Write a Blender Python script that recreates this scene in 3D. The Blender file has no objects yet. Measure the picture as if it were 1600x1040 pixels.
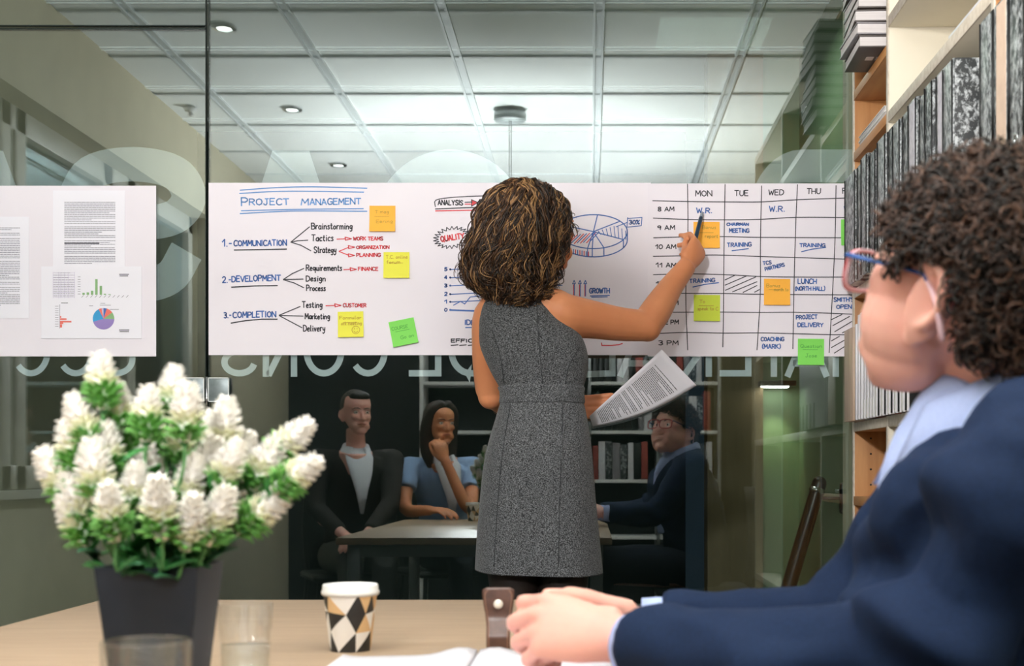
import bpy, bmesh, math, random
import numpy as np
from mathutils import Vector, Matrix, noise
SC = bpy.context.scene
COL = SC.collection
# ------------------------------------------------------------------ camera
F, CX, HY, CAMZ = 2222.222, 921.0, 735.0, 1.0      # focal length (px of 1600), vanishing point, eye height
GY = 4.19                                         # room-side face of the glass wall
cam = bpy.data.objects.new('camera', bpy.data.cameras.new('camera'))
COL.objects.link(cam)
cam.location = (0, 0, CAMZ)
cam.rotation_euler = (math.pi/2, 0, 0)
cam.data.sensor_width = 36; cam.data.lens = 50
cam.data.shift_x = (800-CX)/1600
cam.data.shift_y = (HY-520)/1600
cam.data.clip_start = 0.05
cam.data.dof.use_dof = True
cam.data.dof.focus_distance = 3.98
cam.data.dof.aperture_fstop = 6.8
SC.camera = cam
# ------------------------------------------------------------------ world, exposure, large lights
w = bpy.data.worlds.new('night'); SC.world = w; w.use_nodes = True
w.node_tree.nodes['Background'].inputs[0].default_value = (.010, .016, .020, 1)
w.node_tree.nodes['Background'].inputs[1].default_value = 1.0
SC.view_settings.view_transform = 'Standard'; SC.view_settings.look = 'None'
SC.view_settings.gamma = 1.0; SC.view_settings.use_curve_mapping = False
SC.view_settings.exposure = 0.12
SC.cycles.use_denoising = True
SC.cycles.max_bounces = 10; SC.cycles.transparent_max_bounces = 24
SC.cycles.sample_clamp_indirect = 6.0
def area(name, loc, rot, size, power, col=(1, 1, 1), size_y=None):
    l = bpy.data.lights.new(name, 'AREA'); l.energy = power; l.color = col
    l.size = size
    if size_y: l.shape = 'RECTANGLE'; l.size_y = size_y
    o = bpy.data.objects.new(name, l); o.location = loc; o.rotation_euler = rot; COL.objects.link(o); return o
def spot(name, loc, power, angle, blend=.6, col=(1, 1, 1), rad=.04, rot=(0, 0, 0)):
    l = bpy.data.lights.new(name, 'SPOT'); l.energy = power; l.color = col; l.spot_size = math.radians(angle)
    l.spot_blend = blend; l.shadow_soft_size = rad
    o = bpy.data.objects.new(name, l); o.location = loc; o.rotation_euler = rot; COL.objects.link(o); return o
# the photographer's flash head, turned up to bounce off the white ceiling
area('bounce_flash', (-.40, 0.80, 1.56), (math.pi, 0, 0), .40, 200, (1, .985, .97))
spot('paper_fill_spot', (-.75, -.95, 2.25), 460, 50, .35, (1, .985, .97), .12, (math.radians(83), 0, math.radians(-1)))  # added unseen spot that brightens the papers, cone narrowed to miss the man
# ------------------------------------------------------------------ helpers
def U(px, py, d):
    return np.array([(px-CX)*d/F, d, CAMZ+(HY-py)*d/F])
def lin(c):
    return tuple(((v/255)/12.92 if v/255 <= .04045 else ((v/255+.055)/1.055)**2.4) for v in c)
def mat(name, rgb, rough=.5, metal=0., rgb2=None, scale=20., detail=3., bump=0., bscale=None, spec=.5, stretch=None,
        emit=None, estr=1., trans=0., ior=1.45, lo=.35, hi=.65, sheen=0., sss=0.):
    m = bpy.data.materials.new(name); m.use_nodes = True
    nt = m.node_tree; b = nt.nodes['Principled BSDF']
    b.inputs['Base Color'].default_value = (*lin(rgb), 1)
    b.inputs['Roughness'].default_value = rough; b.inputs['Metallic'].default_value = metal
    b.inputs['Specular IOR Level'].default_value = spec
    b.inputs['IOR'].default_value = ior
    if trans: b.inputs['Transmission Weight'].default_value = trans
    if sheen: b.inputs['Sheen Weight'].default_value = sheen
    if sss:
        b.inputs['Subsurface Weight'].default_value = sss; b.inputs['Subsurface Radius'].default_value = (.02, .008, .004)
        b.inputs['Subsurface Scale'].default_value = .5
    if emit:
        b.inputs['Emission Color'].default_value = (*lin(emit), 1); b.inputs['Emission Strength'].default_value = estr
    if rgb2 or bump:
        tc = nt.nodes.new('ShaderNodeTexCoord'); mp = nt.nodes.new('ShaderNodeMapping')
        nt.links.new(tc.outputs['Object'], mp.inputs[0])
        if stretch: mp.inputs['Scale'].default_value = stretch
        n = nt.nodes.new('ShaderNodeTexNoise'); n.inputs['Scale'].default_value = scale; n.inputs['Detail'].default_value = detail
        nt.links.new(mp.outputs[0], n.inputs['Vector'])
        if rgb2:
            r = nt.nodes.new('ShaderNodeValToRGB')
            r.color_ramp.elements[0].position = lo; r.color_ramp.elements[1].position = hi
            r.color_ramp.elements[0].color = (*lin(rgb), 1); r.color_ramp.elements[1].color = (*lin(rgb2), 1)
            nt.links.new(n.outputs['Fac'], r.inputs[0]); nt.links.new(r.outputs[0], b.inputs['Base Color'])
        if bump:
            n2 = n
            if bscale:
                n2 = nt.nodes.new('ShaderNodeTexNoise'); n2.inputs['Scale'].default_value = bscale; n2.inputs['Detail'].default_value = 4
                nt.links.new(mp.outputs[0], n2.inputs['Vector'])
            bp = nt.nodes.new('ShaderNodeBump'); bp.inputs['Strength'].default_value = bump; bp.inputs['Distance'].default_value = .004
            nt.links.new(n2.outputs['Fac'], bp.inputs['Height']); nt.links.new(bp.outputs[0], b.inputs['Normal'])
    return m
def glass_mat(name, refl, tint, gl=(1, 1, 1)):
    m = bpy.data.materials.new(name); m.use_nodes = True; nt = m.node_tree
    for n in list(nt.nodes):
        if n.type != 'OUTPUT_MATERIAL': nt.nodes.remove(n)
    out = [n for n in nt.nodes][0]
    t = nt.nodes.new('ShaderNodeBsdfTransparent'); t.inputs[0].default_value = (*tint, 1)
    g = nt.nodes.new('ShaderNodeBsdfGlossy'); g.inputs['Roughness'].default_value = 0.0; g.inputs[0].default_value = (*gl, 1)
    lw = nt.nodes.new('ShaderNodeLayerWeight'); lw.inputs['Blend'].default_value = .5
    pw = nt.nodes.new('ShaderNodeMath'); pw.operation = 'POWER'; pw.inputs[1].default_value = 5; nt.links.new(lw.outputs['Facing'], pw.inputs[0])
    ad = nt.nodes.new('ShaderNodeMath'); ad.operation = 'MULTIPLY_ADD'; ad.use_clamp = True; ad.inputs[1].default_value = .85; ad.inputs[2].default_value = refl
    nt.links.new(pw.outputs[0], ad.inputs[0])
    mx = nt.nodes.new('ShaderNodeMixShader')
    nt.links.new(ad.outputs[0], mx.inputs[0]); nt.links.new(t.outputs[0], mx.inputs[1]); nt.links.new(g.outputs[0], mx.inputs[2])
    nt.links.new(mx.outputs[0], out.inputs[0]); return m
def vinyl_mat(name, rgb, alpha):
    m = bpy.data.materials.new(name); m.use_nodes = True; nt = m.node_tree
    b = nt.nodes['Principled BSDF']; b.inputs['Base Color'].default_value = (*lin(rgb), 1); b.inputs['Roughness'].default_value = .6
    b.inputs['Alpha'].default_value = alpha; return m

def catmull(pts, n):
    pts = [np.asarray(p, float) for p in pts]
    if len(pts) == 2: return [pts[0]+(pts[1]-pts[0])*t for t in np.linspace(0, 1, n+1)]
    P = [2*pts[0]-pts[1]]+pts+[2*pts[-1]-pts[-2]]; out = []
    for i in range(1, len(P)-2):
        for k in range(n):
            t = k/n; a, b, c, d = P[i-1], P[i], P[i+1], P[i+2]
            out.append(.5*((2*b)+(c-a)*t+(2*a-5*b+4*c-d)*t*t+(3*b-a-3*c+d)*t**3))
    out.append(pts[-1]); return out
def unit(v):
    v = np.asarray(v, float); return v/(np.linalg.norm(v)+1e-12)
class MB:
    def __init__(s): s.v = []; s.f = []; s.m = []
    def add(s, vs, fs, m=0):
        o = len(s.v); s.v += [tuple(map(float, p)) for p in vs]
        for k, f in enumerate(fs):
            s.f.append(tuple(i+o for i in f)); s.m.append(m if isinstance(m, int) else m[k])
        return s
    def merge(s, o, m=None):
        return s.add(o.v, o.f, list(o.m) if m is None else m)
    def box(s, x0, x1, y0, y1, z0, z1, m=0):
        vs = [(x, y, z) for z in (z0, z1) for y in (y0, y1) for x in (x0, x1)]
        return s.add(vs, [(0, 2, 3, 1), (4, 5, 7, 6), (0, 1, 5, 4), (2, 6, 7, 3), (0, 4, 6, 2), (1, 3, 7, 5)], m)
    def bbox(s, x0, x1, y0, y1, z0, z1, b=.002, m=0):
        bm = bmesh.new(); bmesh.ops.create_cube(bm, size=1)
        for v in bm.verts: v.co = ((x0+x1)/2+v.co.x*(x1-x0), (y0+y1)/2+v.co.y*(y1-y0), (z0+z1)/2+v.co.z*(z1-z0))
        bmesh.ops.bevel(bm, geom=list(bm.edges), offset=b, segments=2, affect='EDGES', profile=.5)
        bm.verts.index_update()
        s.add([v.co[:] for v in bm.verts], [[v.index for v in f.verts] for f in bm.faces], m); bm.free(); return s
    def rings(s, rs, m=0, cap0=True, cap1=True, closed=True):
        n = len(rs[0]); vs = [p for r in rs for p in r]; fs = []
        for i in range(len(rs)-1):
            for j in range(n if closed else n-1):
                a, b = i*n+j, i*n+(j+1) % n; fs.append((a, b, b+n, a+n))
        if cap0: fs.append(tuple(range(n))[::-1])
        if cap1: fs.append(tuple((len(rs)-1)*n+j for j in range(n)))
        return s.add(vs, fs, m)
    def tube(s, path, rad, n=10, m=0, sub=0, rnd=False):
        path = [np.asarray(p, float) for p in path]
        if not hasattr(rad, '__len__'): rad = [rad]*len(path)
        rad = [np.array([r, r]) if not hasattr(r, '__len__') else np.array(r, float) for r in rad]
        if sub:
            full = [np.concatenate([p, r]) for p, r in zip(path, rad)]
            full = catmull(full, sub); path = [q[:3] for q in full]; rad = [q[3:] for q in full]
        if rnd:
            d0 = unit(path[0]-path[1]); d1 = unit(path[-1]-path[-2]); r0 = rad[0]; r1 = rad[-1]
            pre = [(path[0]+d0*r0.min()*math.sin(a), r0*math.cos(a)) for a in (1.35, 1.0, .6, .3)]
            post = [(path[-1]+d1*r1.min()*math.sin(a), r1*math.cos(a)) for a in (.3, .6, 1.0, 1.35)]
            path = [p for p, _ in pre]+path+[p for p, _ in post]; rad = [r for _, r in pre]+rad+[r for _, r in post]
        N = len(path); rs = []; u = None
        for i in range(N):
            t = unit(path[min(i+1, N-1)]-path[max(i-1, 0)])
            if u is None:
                a = np.array([0, 0, 1.]) if abs(t[2]) < .8 else np.array([0, 1., 0])
                u = unit(np.cross(a, t))
            u = unit(u-t*np.dot(u, t)); v = np.cross(t, u)
            rs.append([path[i]+u*rad[i][0]*math.cos(k*2*math.pi/n)+v*rad[i][1]*math.sin(k*2*math.pi/n) for k in range(n)])
        return s.rings(rs, m)
    def ell(s, c, r, m=0, rot=None, nu=16, nv=10):
        rs = []
        for i in range(nv+1):
            th = math.pi*(i+.02)/(nv+.04); ring = []
            for j in range(nu):
                ph = 2*math.pi*j/nu
                p = np.array([r[0]*math.sin(th)*math.cos(ph), r[1]*math.sin(th)*math.sin(ph), r[2]*math.cos(th)])
                if rot is not None: p = rot @ p
                ring.append(np.asarray(c)+p)
            rs.append(ring[::-1])
        return s.rings(rs, m)
    def lathe(s, prof, c=(0, 0, 0), n=32, m=0, cap0=True, cap1=True):
        rs = [[(c[0]+r*math.cos(2*math.pi*k/n), c[1]+r*math.sin(2*math.pi*k/n), c[2]+z) for k in range(n)] for r, z in prof]
        return s.rings(rs, m, cap0, cap1)
    def loft(s, rows, n=28, m=0, e=2.0, cap0=True, cap1=True):
        # rows: (cx, cy, cz, half width x, half depth y[, yaw])
        rs = []
        for r in rows:
            yaw = r[5] if len(r) > 5 else 0; ring = []
            for k in range(n):
                a = 2*math.pi*k/n; c, q = math.cos(a), math.sin(a)
                x = r[3]*math.copysign(abs(c)**(2/e), c); y = r[4]*math.copysign(abs(q)**(2/e), q)
                ring.append((r[0]+x*math.cos(yaw)-y*math.sin(yaw), r[1]+x*math.sin(yaw)+y*math.cos(yaw), r[2]))
            rs.append(ring)
        return s.rings(rs, m, cap0, cap1)
    def sheet(s, grid, thick, m=0):
        # grid of points [rows][cols] -> slab of the given thickness
        R, Cn = len(grid), len(grid[0]); g = np.array(grid, float)
        du = np.gradient(g, axis=0); dv = np.gradient(g, axis=1); nn = np.cross(du, dv)
        nn /= (np.linalg.norm(nn, axis=2, keepdims=True)+1e-12)
        a = (g+nn*thick/2).reshape(-1, 3); b = (g-nn*thick/2).reshape(-1, 3); fs = []; K = R*Cn
        for i in range(R-1):
            for j in range(Cn-1):
                p = i*Cn+j; fs.append((p, p+Cn, p+Cn+1, p+1)); fs.append((K+p, K+p+1, K+p+Cn+1, K+p+Cn))
        bd = [j for j in range(Cn)]+[i*Cn+Cn-1 for i in range(1, R)]+[(R-1)*Cn+j for j in range(Cn-2, -1, -1)]+[i*Cn for i in range(R-2, 0, -1)]
        for k in range(len(bd)):
            p, q = bd[k], bd[(k+1) % len(bd)]; fs.append((p, q, K+q, K+p))
        return s.add(list(a)+list(b), fs, m)
    def prism(s, poly, n, thick, m=0):
        n = unit(n)*thick; k = len(poly); vs = [np.asarray(p) for p in poly]+[np.asarray(p)+n for p in poly]
        fs = [tuple(range(k))[::-1], tuple(range(k, 2*k))]+[(i, (i+1) % k, (i+1) % k+k, i+k) for i in range(k)]
        return s.add(vs, fs, m)
    def xform(s, M):
        s.v = [tuple(M @ Vector(p)) for p in s.v]; return s
    def build(s, name, mats, parent=None, smooth=True, at=None):
        me = bpy.data.meshes.new(name)
        off = np.zeros(3); p = parent
        while p is not None: off = off+np.array(p.location); p = p.parent
        loc = np.zeros(3)
        if at is not None: loc = np.asarray(at, float)-off
        V = np.array(s.v)-off-loc
        me.from_pydata(V.tolist(), [], s.f)
        if not isinstance(mats, (list, tuple)): mats = [mats]
        for q in mats: me.materials.append(q)
        me.polygons.foreach_set('material_index', np.array(s.m, dtype=np.int32))
        me.polygons.foreach_set('use_smooth', np.full(len(s.f), bool(smooth)))
        if smooth == 'auto':
            try: me.set_sharp_from_angle(angle=math.radians(38))
            except Exception: pass
        me.update()
        o = bpy.data.objects.new(name, me); COL.objects.link(o); o.location = loc
        if parent is not None: o.parent = parent
        return o
def fused(mb, voxel, smooth=4, disp=None):
    """union of overlapping closed shapes as one continuous surface"""
    me = bpy.data.meshes.new('tmp'); me.from_pydata(mb.v, [], mb.f); me.update()
    bm = bmesh.new(); bm.from_mesh(me); bmesh.ops.recalc_face_normals(bm, faces=bm.faces); bm.to_mesh(me); bm.free()
    o = bpy.data.objects.new('tmp', me); COL.objects.link(o)
    r = o.modifiers.new('r', 'REMESH'); r.mode = 'VOXEL'; r.voxel_size = voxel; r.adaptivity = 0
    if smooth:
        q = o.modifiers.new('s', 'SMOOTH'); q.factor = .5; q.iterations = smooth
    dg = bpy.context.evaluated_depsgraph_get(); dg.update()
    ev = o.evaluated_get(dg); m2 = bpy.data.meshes.new_from_object(ev)
    out = MB()
    n = len(m2.vertices); co = np.empty(n*3); m2.vertices.foreach_get('co', co); co = co.reshape(-1, 3)
    if disp is not None:
        nr = np.empty(n*3); m2.vertex_normals.foreach_get('vector', nr) if hasattr(m2, 'vertex_normals') else None
        nr = nr.reshape(-1, 3)
        d = np.array([disp(c) for c in co]); co = co+nr*d[:, None]
    out.v = [tuple(c) for c in co]; out.f = [tuple(p.vertices) for p in m2.polygons]; out.m = [0]*len(out.f)
    bpy.data.objects.remove(o); bpy.data.meshes.remove(me); bpy.data.meshes.remove(m2)
    return out
def tag(o, label=None, cat=None, group=None, kind=None):
    if label: o['label'] = label
    if cat: o['category'] = cat
    if group: o['group'] = group
    if kind: o['kind'] = kind
    return o
def thing(name, loc, label, cat, group=None):
    o = bpy.data.objects.new(name, None); o.empty_display_size = .05; COL.objects.link(o)
    o.location = tuple(map(float, loc)); return tag(o, label, cat, group)
def copy_tree(root, loc, rotz=None):
    r = root.copy(); COL.objects.link(r); r.location = tuple(map(float, loc))
    if rotz is not None: r.rotation_euler = (0, 0, rotz)
    for ch in list(root.children):
        c = ch.copy(); COL.objects.link(c); c.parent = r
        for g in ch.children:
            d = g.copy(); COL.objects.link(d); d.parent = c
    return r
def struct(o):
    o['kind'] = 'structure'; return o
# ------------------------------------------------------------------ pen strokes
GL = {
'A': (4, '0,0 2,6 4,0|.7,2 3.3,2'), 'B': (4, '0,0 0,6 2.5,6 3.5,5.2 3.5,4 2.5,3.2 0,3.2|2.5,3.2 4,2.2 4,.9 2.7,0 0,0'),
'C': (4, '4,5.2 2.8,6 1.4,6 .2,4.6 0,3 .2,1.4 1.4,0 2.8,0 4,.8'), 'D': (4, '0,0 0,6 2,6 3.6,4.8 4,3 3.6,1.2 2,0 0,0'),
'E': (3.4, '3.4,6 0,6 0,0 3.4,0|0,3.2 2.8,3.2'), 'F': (3.4, '3.4,6 0,6 0,0|0,3.2 2.8,3.2'),
'G': (4, '4,5.2 2.8,6 1.4,6 .2,4.6 0,3 .2,1.4 1.4,0 2.8,0 4,1 4,2.7 2.4,2.7'), 'H': (4, '0,0 0,6|4,0 4,6|0,3 4,3'),
'I': (1, '.5,0 .5,6'), 'J': (3.4, '2.4,6 2.4,1.4 1.7,0 .8,0 0,1.2|1.2,6 3.6,6'), 'K': (3.8, '0,0 0,6|3.6,6 0,2.6|1,3.4 3.8,0'),
'L': (3.2, '0,6 0,0 3.2,0'), 'M': (4.6, '0,0 .4,6 2.3,2 4.2,6 4.6,0'), 'N': (4, '0,0 0,6 4,0 4,6'),
'O': (4.2, '2.1,6 .5,5 0,3 .5,1 2.1,0 3.7,1 4.2,3 3.7,5 2.1,6'), 'P': (3.6, '0,0 0,6 2.4,6 3.6,5 3.6,3.8 2.4,2.8 0,2.8'),
'Q': (4.2, '2.1,6 .5,5 0,3 .5,1 2.1,0 3.7,1 4.2,3 3.7,5 2.1,6|2.6,1.6 4.4,-.6'),
'R': (3.8, '0,0 0,6 2.4,6 3.5,5 3.5,4 2.4,3 0,3|1.6,3 3.8,0'), 'S': (3.6, '3.5,5.2 2.4,6 1,6 .1,5 .4,3.8 3,2.4 3.6,1.2 2.6,0 1,0 0,.9'),
'T': (4, '0,6 4,6|2,6 2,0'), 'U': (4, '0,6 0,1.8 1,.2 2,0 3,.2 4,1.8 4,6'), 'V': (4, '0,6 2,0 4,6'),
'W': (5, '0,6 1.2,0 2.5,4.6 3.8,0 5,6'), 'X': (4, '0,0 4,6|0,6 4,0'), 'Y': (4, '0,6 2,3 4,6|2,3 2,0'), 'Z': (4, '0,6 4,6 0,0 4,0'),
'0': (3.6, '1.8,6 .4,5 0,3 .4,1 1.8,0 3.2,1 3.6,3 3.2,5 1.8,6'), '1': (2.4, '0,3.8 2,6 2,0'), '2': (3.6, '0,4.8 1,6 2.6,6 3.5,4.8 3,3.2 0,0 3.6,0'),
'3': (3.4, '0,5.6 1.6,6 3,5.2 2.8,3.8 1.2,3.2 3,2.6 3.4,1.2 2,0 0,.5'), '4': (3.6, '2.6,0 2.6,6 0,2 3.6,2'), '5': (3.4, '3.2,6 .6,6 .3,3.4 2,3.6 3.4,2.4 3.2,.8 1.8,0 0,.5'),
'8': (3.4, '1.7,3.2 .3,4.4 .6,5.6 1.7,6 2.8,5.6 3.1,4.4 1.7,3.2 .2,1.8 .4,.5 1.7,0 3,.5 3.2,1.8 1.7,3.2'), '9': (3.4, '3.2,4.4 2,3 .5,3.4 .2,5 1.4,6 2.8,5.6 3.2,4.4 2.6,0'),
'.': (1, '.4,0 .6,.3'), '-': (2.6, '.3,2.8 2.3,2.8'), '(': (1.6, '1.6,6.6 .3,4.6 .2,1.6 1.4,-.6'), ')': (1.6, '0,6.6 1.3,4.6 1.4,1.6 .2,-.6'),
'%': (4, '0,0 4,6|.9,6 .1,5.2 .9,4.4 1.6,5.2 .9,6|3.1,1.6 2.4,.8 3.1,0 3.9,.8 3.1,1.6'), "'": (1, '.6,6.4 .3,5'),
'a': (3, '2.7,3.2 1.2,3.6 0,2.2 .3,.5 1.6,0 2.7,1.2 2.8,3.6 2.8,.6 3.2,0'), 'c': (2.6, '2.6,3.1 1.4,3.6 .2,2.6 0,1.4 .8,.1 2.5,.3'),
'e': (2.8, '.2,1.8 2.6,2.2 2.2,3.4 1.2,3.6 .2,2.6 .1,1 1.1,0 2.7,.5'), 'f': (2.4, '2.4,5.6 1.5,6 1,5 1,0|0,3.4 2.2,3.4'),
'g': (3, '2.7,3.2 1.2,3.6 .1,2.4 .5,.8 1.8,.6 2.7,2 2.8,3.4 2.6,-1.4 1.4,-2.2 .3,-1.6'), 'i': (1.2, '.6,3.5 .6,.3 1,0|.6,4.9 .7,5.2'),
'k': (2.8, '0,6 0,0|2.4,3.5 0,1.6 2.7,0'), 'l': (1.4, '.3,6 .3,.6 1,0'), 'm': (4.4, '0,3.5 0,0|0,2.6 1.2,3.6 2,2.8 2,0|2,2.6 3.2,3.6 4.1,2.8 4.2,0'),
'n': (3, '0,3.5 0,0|0,2.4 1.4,3.6 2.6,2.9 2.7,0'), 'o': (2.9, '1.4,3.6 .2,2.6 .1,1 1.3,0 2.6,.9 2.7,2.6 1.4,3.6'),
'q': (3, '2.7,3.2 1.2,3.6 .1,2.4 .5,.8 1.8,.6 2.7,2 2.8,3.5 2.8,-2.2'), 'r': (2.2, '0,3.5 .2,0|.2,2.2 1,3.4 2.2,3.4'),
's': (2.4, '2.2,3.2 1.2,3.6 .3,2.9 1.9,1.4 2,.4 1,0 0,.4'), 't': (2.2, '.9,5.4 .8,.6 1.5,0 2.2,.4|0,3.6 2,3.7'),
'u': (3, '0,3.5 .1,.8 1.2,0 2.6,1.2|2.6,3.5 2.7,.4 3.1,0'), 'v': (2.6, '0,3.5 1.2,0 2.6,3.6'), 'y': (2.8, '0,3.5 .3,1.4 1.4,1 2.5,2|2.6,3.5 2.3,-1.2 1,-2.2 .1,-1.5'),
'd': (3, '2.7,3.2 1.2,3.6 0,2.2 .3,.5 1.6,0 2.7,1.2|2.8,6 2.8,0'), 'p': (3, '0,3.5 0,-2|0,2.4 1.4,3.6 2.7,2.6 2.6,.8 1.2,0 0,.8'), 'b': (3, '0,6 0,0 1.6,0 2.8,1 2.7,2.8 1.4,3.4 0,2.4'),
'h': (3, '0,6 0,0|0,2.4 1.4,3.6 2.6,2.9 2.7,0')}
STRK = {k: (w_, [[tuple(map(float, q.split(','))) for q in s_.split(' ')] for s_ in t.split('|')]) for k, (w_, t) in GL.items()}
def text_lines(txt, x0, yb, width, h, ang=0., gap=1.15, jit=.25):
    """handwritten text as polylines in pixel units (y down)"""
    rr = random.Random(txt+str(x0)); x = 0; pl = []
    for ch in txt:
        if ch == ' ': x += 2.6; continue
        if ch not in STRK: x += 3; continue
        cw, ss = STRK[ch]; dy = rr.uniform(-jit, jit); sk = rr.uniform(-.03, .06)
        for s_ in ss: pl.append([(x+a+sk*b, b*(1+dy*.2)+dy*.5) for a, b in s_])
        x += cw+gap
    x -= gap; kx = width/x; ky = h/6; ca, sa = math.cos(ang), math.sin(ang); out = []
    for s_ in pl: out.append([(x0+a*kx*ca+b*ky*sa, yb+a*kx*sa-b*ky*ca) for a, b in s_])
    return out
class Ink:
    """ribbons drawn on a plane; conv maps a pixel pair to a 3-D point of the plane"""
    def __init__(s, conv, nrm=(0, -1, 0), lift=.0006): s.mb = MB(); s.conv = conv; s.l = np.array(nrm, float)*lift; s.k = 0
    def line(s, pts, wpx, m=0, smooth=0):
        P = [np.array(p, float) for p in pts]
        if smooth and len(P) > 2: P = catmull(P, smooth)
        h = wpx/2; vs = []; fs = []
        for i in range(len(P)-1):
            d = P[i+1]-P[i]; L = np.linalg.norm(d)
            if L < 1e-6: continue
            d = d/L; n = np.array([-d[1], d[0]])*h; e = d*h*.55
            o = len(vs); vs += [P[i]-e+n, P[i]-e-n, P[i+1]+e-n, P[i+1]+e+n]; fs.append((o, o+1, o+2, o+3))
        s.k += 1; lf = s.l*(1+.02*(s.k % 9))
        s.mb.add([s.conv(*v)+lf for v in vs], fs, m); return s
    def text(s, txt, x0, yb, width, h, wpx, m=0, ang=0., **k):
        for p in text_lines(txt, x0, yb, width, h, ang, **k): s.line(p, wpx, m)
        return s
    def poly(s, pts, m=0, z=1.):
        s.mb.add([s.conv(*p)+s.l*z for p in pts], [tuple(range(len(pts)))], m); return s
    def arc(s, cx, cy, rx, ry, a0, a1, wpx, m=0, n=24):
        return s.line([(cx+rx*math.cos(a0+(a1-a0)*t/n), cy-ry*math.sin(a0+(a1-a0)*t/n)) for t in range(n+1)], wpx, m)
# ------------------------------------------------------------------ materials of the place
M = {}
M['wall'] = mat('warm_beige_paint', (196, 188, 165), .75, rgb2=(190, 182, 160), scale=6, bump=.05, bscale=180)
M['wall_dark'] = mat('charcoal_panel', (30, 34, 36), .55, rgb2=(26, 29, 32), scale=9)
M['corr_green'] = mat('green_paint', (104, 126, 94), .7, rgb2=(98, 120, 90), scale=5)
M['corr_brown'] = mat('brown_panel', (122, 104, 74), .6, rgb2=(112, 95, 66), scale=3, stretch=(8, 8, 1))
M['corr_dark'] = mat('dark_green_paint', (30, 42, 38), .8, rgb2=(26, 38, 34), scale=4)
M['tile'] = mat('ceiling_tile', (232, 234, 232), .85, rgb2=(226, 228, 226), scale=160, bump=.08)
M['tbar'] = mat('ceiling_bar', (206, 210, 210), .5, rgb2=(200, 204, 204), scale=30)
M['floor'] = mat('grey_floor', (96, 95, 92), .35, rgb2=(84, 84, 82), scale=14)
M['frame'] = mat('white_frame', (205, 205, 198), .4, rgb2=(200, 200, 193), scale=12)
M['pane'] = glass_mat('clear_glass', .115, (.89, .94, .93), (.91, .98, 1))
M['wpane'] = glass_mat('window_glass', .16, (.5, .66, .7), (.8, .95, 1))
M['edge'] = mat('glass_edge', (18, 34, 32), .25, rgb2=(14, 28, 27), scale=40)
M['vinyl'] = vinyl_mat('frosted_vinyl', (230, 234, 240), .80); M['vinyl2'] = vinyl_mat('thin_frosted_vinyl', (230, 234, 240), .40)
M['canopy'] = mat('brushed_metal', (150, 156, 156), .45, .3, rgb2=(140, 146, 146), scale=5)
M['chrome'] = mat('chrome', (200, 202, 204), .12, 1., rgb2=(190, 192, 195), scale=5)
M['black'] = mat('black_metal', (20, 21, 22), .35, rgb2=(16, 17, 18), scale=20)
M['lamp'] = mat('lamp_glow', (255, 255, 250), .4, emit=(255, 252, 244), estr=9, rgb2=(250, 250, 246), scale=5)
M['white'] = mat('white_plastic', (228, 228, 226), .4, rgb2=(222, 222, 220), scale=18)
# ------------------------------------------------------------------ the room shell
XL, XR, YB, H = -2.04, 1.10, -1.25, 2.764
struct(MB().box(XL-.3, 2.2, YB-.2, 7.6, -.1, 0).build('floor', M['floor'], smooth=False))
mb = MB().box(XL-.3, 2.2, YB-.2, 7.6, H, H+.08)
k = .037-.6*4
while k < 2.0:
    for e in (-.017, .017): mb.box(k+e-.005, k+e+.005, YB, 7.5, H-.012, H+.01, 1)
    mb.box(k-.012, k+.012, YB, 7.5, H-.005, H+.01, 1); k += .6
k = 2.93-.6*7
while k < 7.4:
    mb.box(XL-.2, 2.1, k-.011, k+.011, H-.006, H+.01, 1); mb.box(XL-.2, 2.1, k+.012, k+.016, H-.010, H+.01, 1); k += .6
struct(mb.build('ceiling', [M['tile'], M['tbar']], smooth=False))
# left wall with a deep window opening, then the corridor's continuation
wy0, wy1, wz0, wz1 = .72, 4.10, .90, 2.36
mb = MB()
mb.box(XL-.25, XL, YB-.1, wy0, 0, H); mb.box(XL-.25, XL, wy1, 7.6, 0, H)
mb.box(XL-.25, XL, wy0, wy1, 0, wz0); mb.box(XL-.25, XL, wy0, wy1, wz1, H)
struct(mb.build('wall_left', M['wall'], smooth=False))
win = struct(MB().box(XL-.03, XL+.035, wy0-.02, wy1+.02, wz0-.0, wz0+.03).build('window_1', M['frame'], smooth=False))
fr = MB(); gx = XL-.13
for a, b in ((wy0, wy0+.07), (1.68, 1.80), (2.00, 2.12), (2.98, 3.08), (3.12, 3.22), (wy1-.07, wy1)):
    fr.bbox(gx-.03, gx+.03, a, b, wz0+.03, wz1, .004)
fr.bbox(gx-.03, gx+.03, wy0, wy1, wz0+.03, wz0+.12, .004); fr.bbox(gx-.03, gx+.03, wy0, wy1, wz1-.09, wz1, .004)
fr.build('window_frame', M['frame'], win, smooth='auto')
MB().box(gx-.012, gx-.006, wy0, 1.7, wz0+.05, wz1-.03).build('window_pane', M['wpane'], win, smooth=False)
MB().box(gx-.012, gx-.006, 1.8, 3.0, wz0+.05, wz1-.03).build('window_pane', M['wpane'], win, smooth=False)
MB().box(gx-.012, gx-.006, 3.2, wy1, wz0+.05, wz1-.03).build('window_pane', M['wpane'], win, smooth=False)
MB().bbox(gx+.03, gx+.045, 3.09, 3.11, 1.55, 1.70, .003).build('window_handle', M['frame'], win, smooth='auto')
struct(MB().box(XR, XR+.15, YB-.1, 4.36, 0, H).build('wall_right', M['wall'], smooth=False))
struct(MB().box(XL-.25, XR+.15, YB-.15, YB, 0, H).build('wall_back', [M['wall_dark']], smooth=False))
struct(MB().box(.775, XR, GY, GY+.16, 0, H).build('wall_front', M['wall'], smooth=False))
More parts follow.
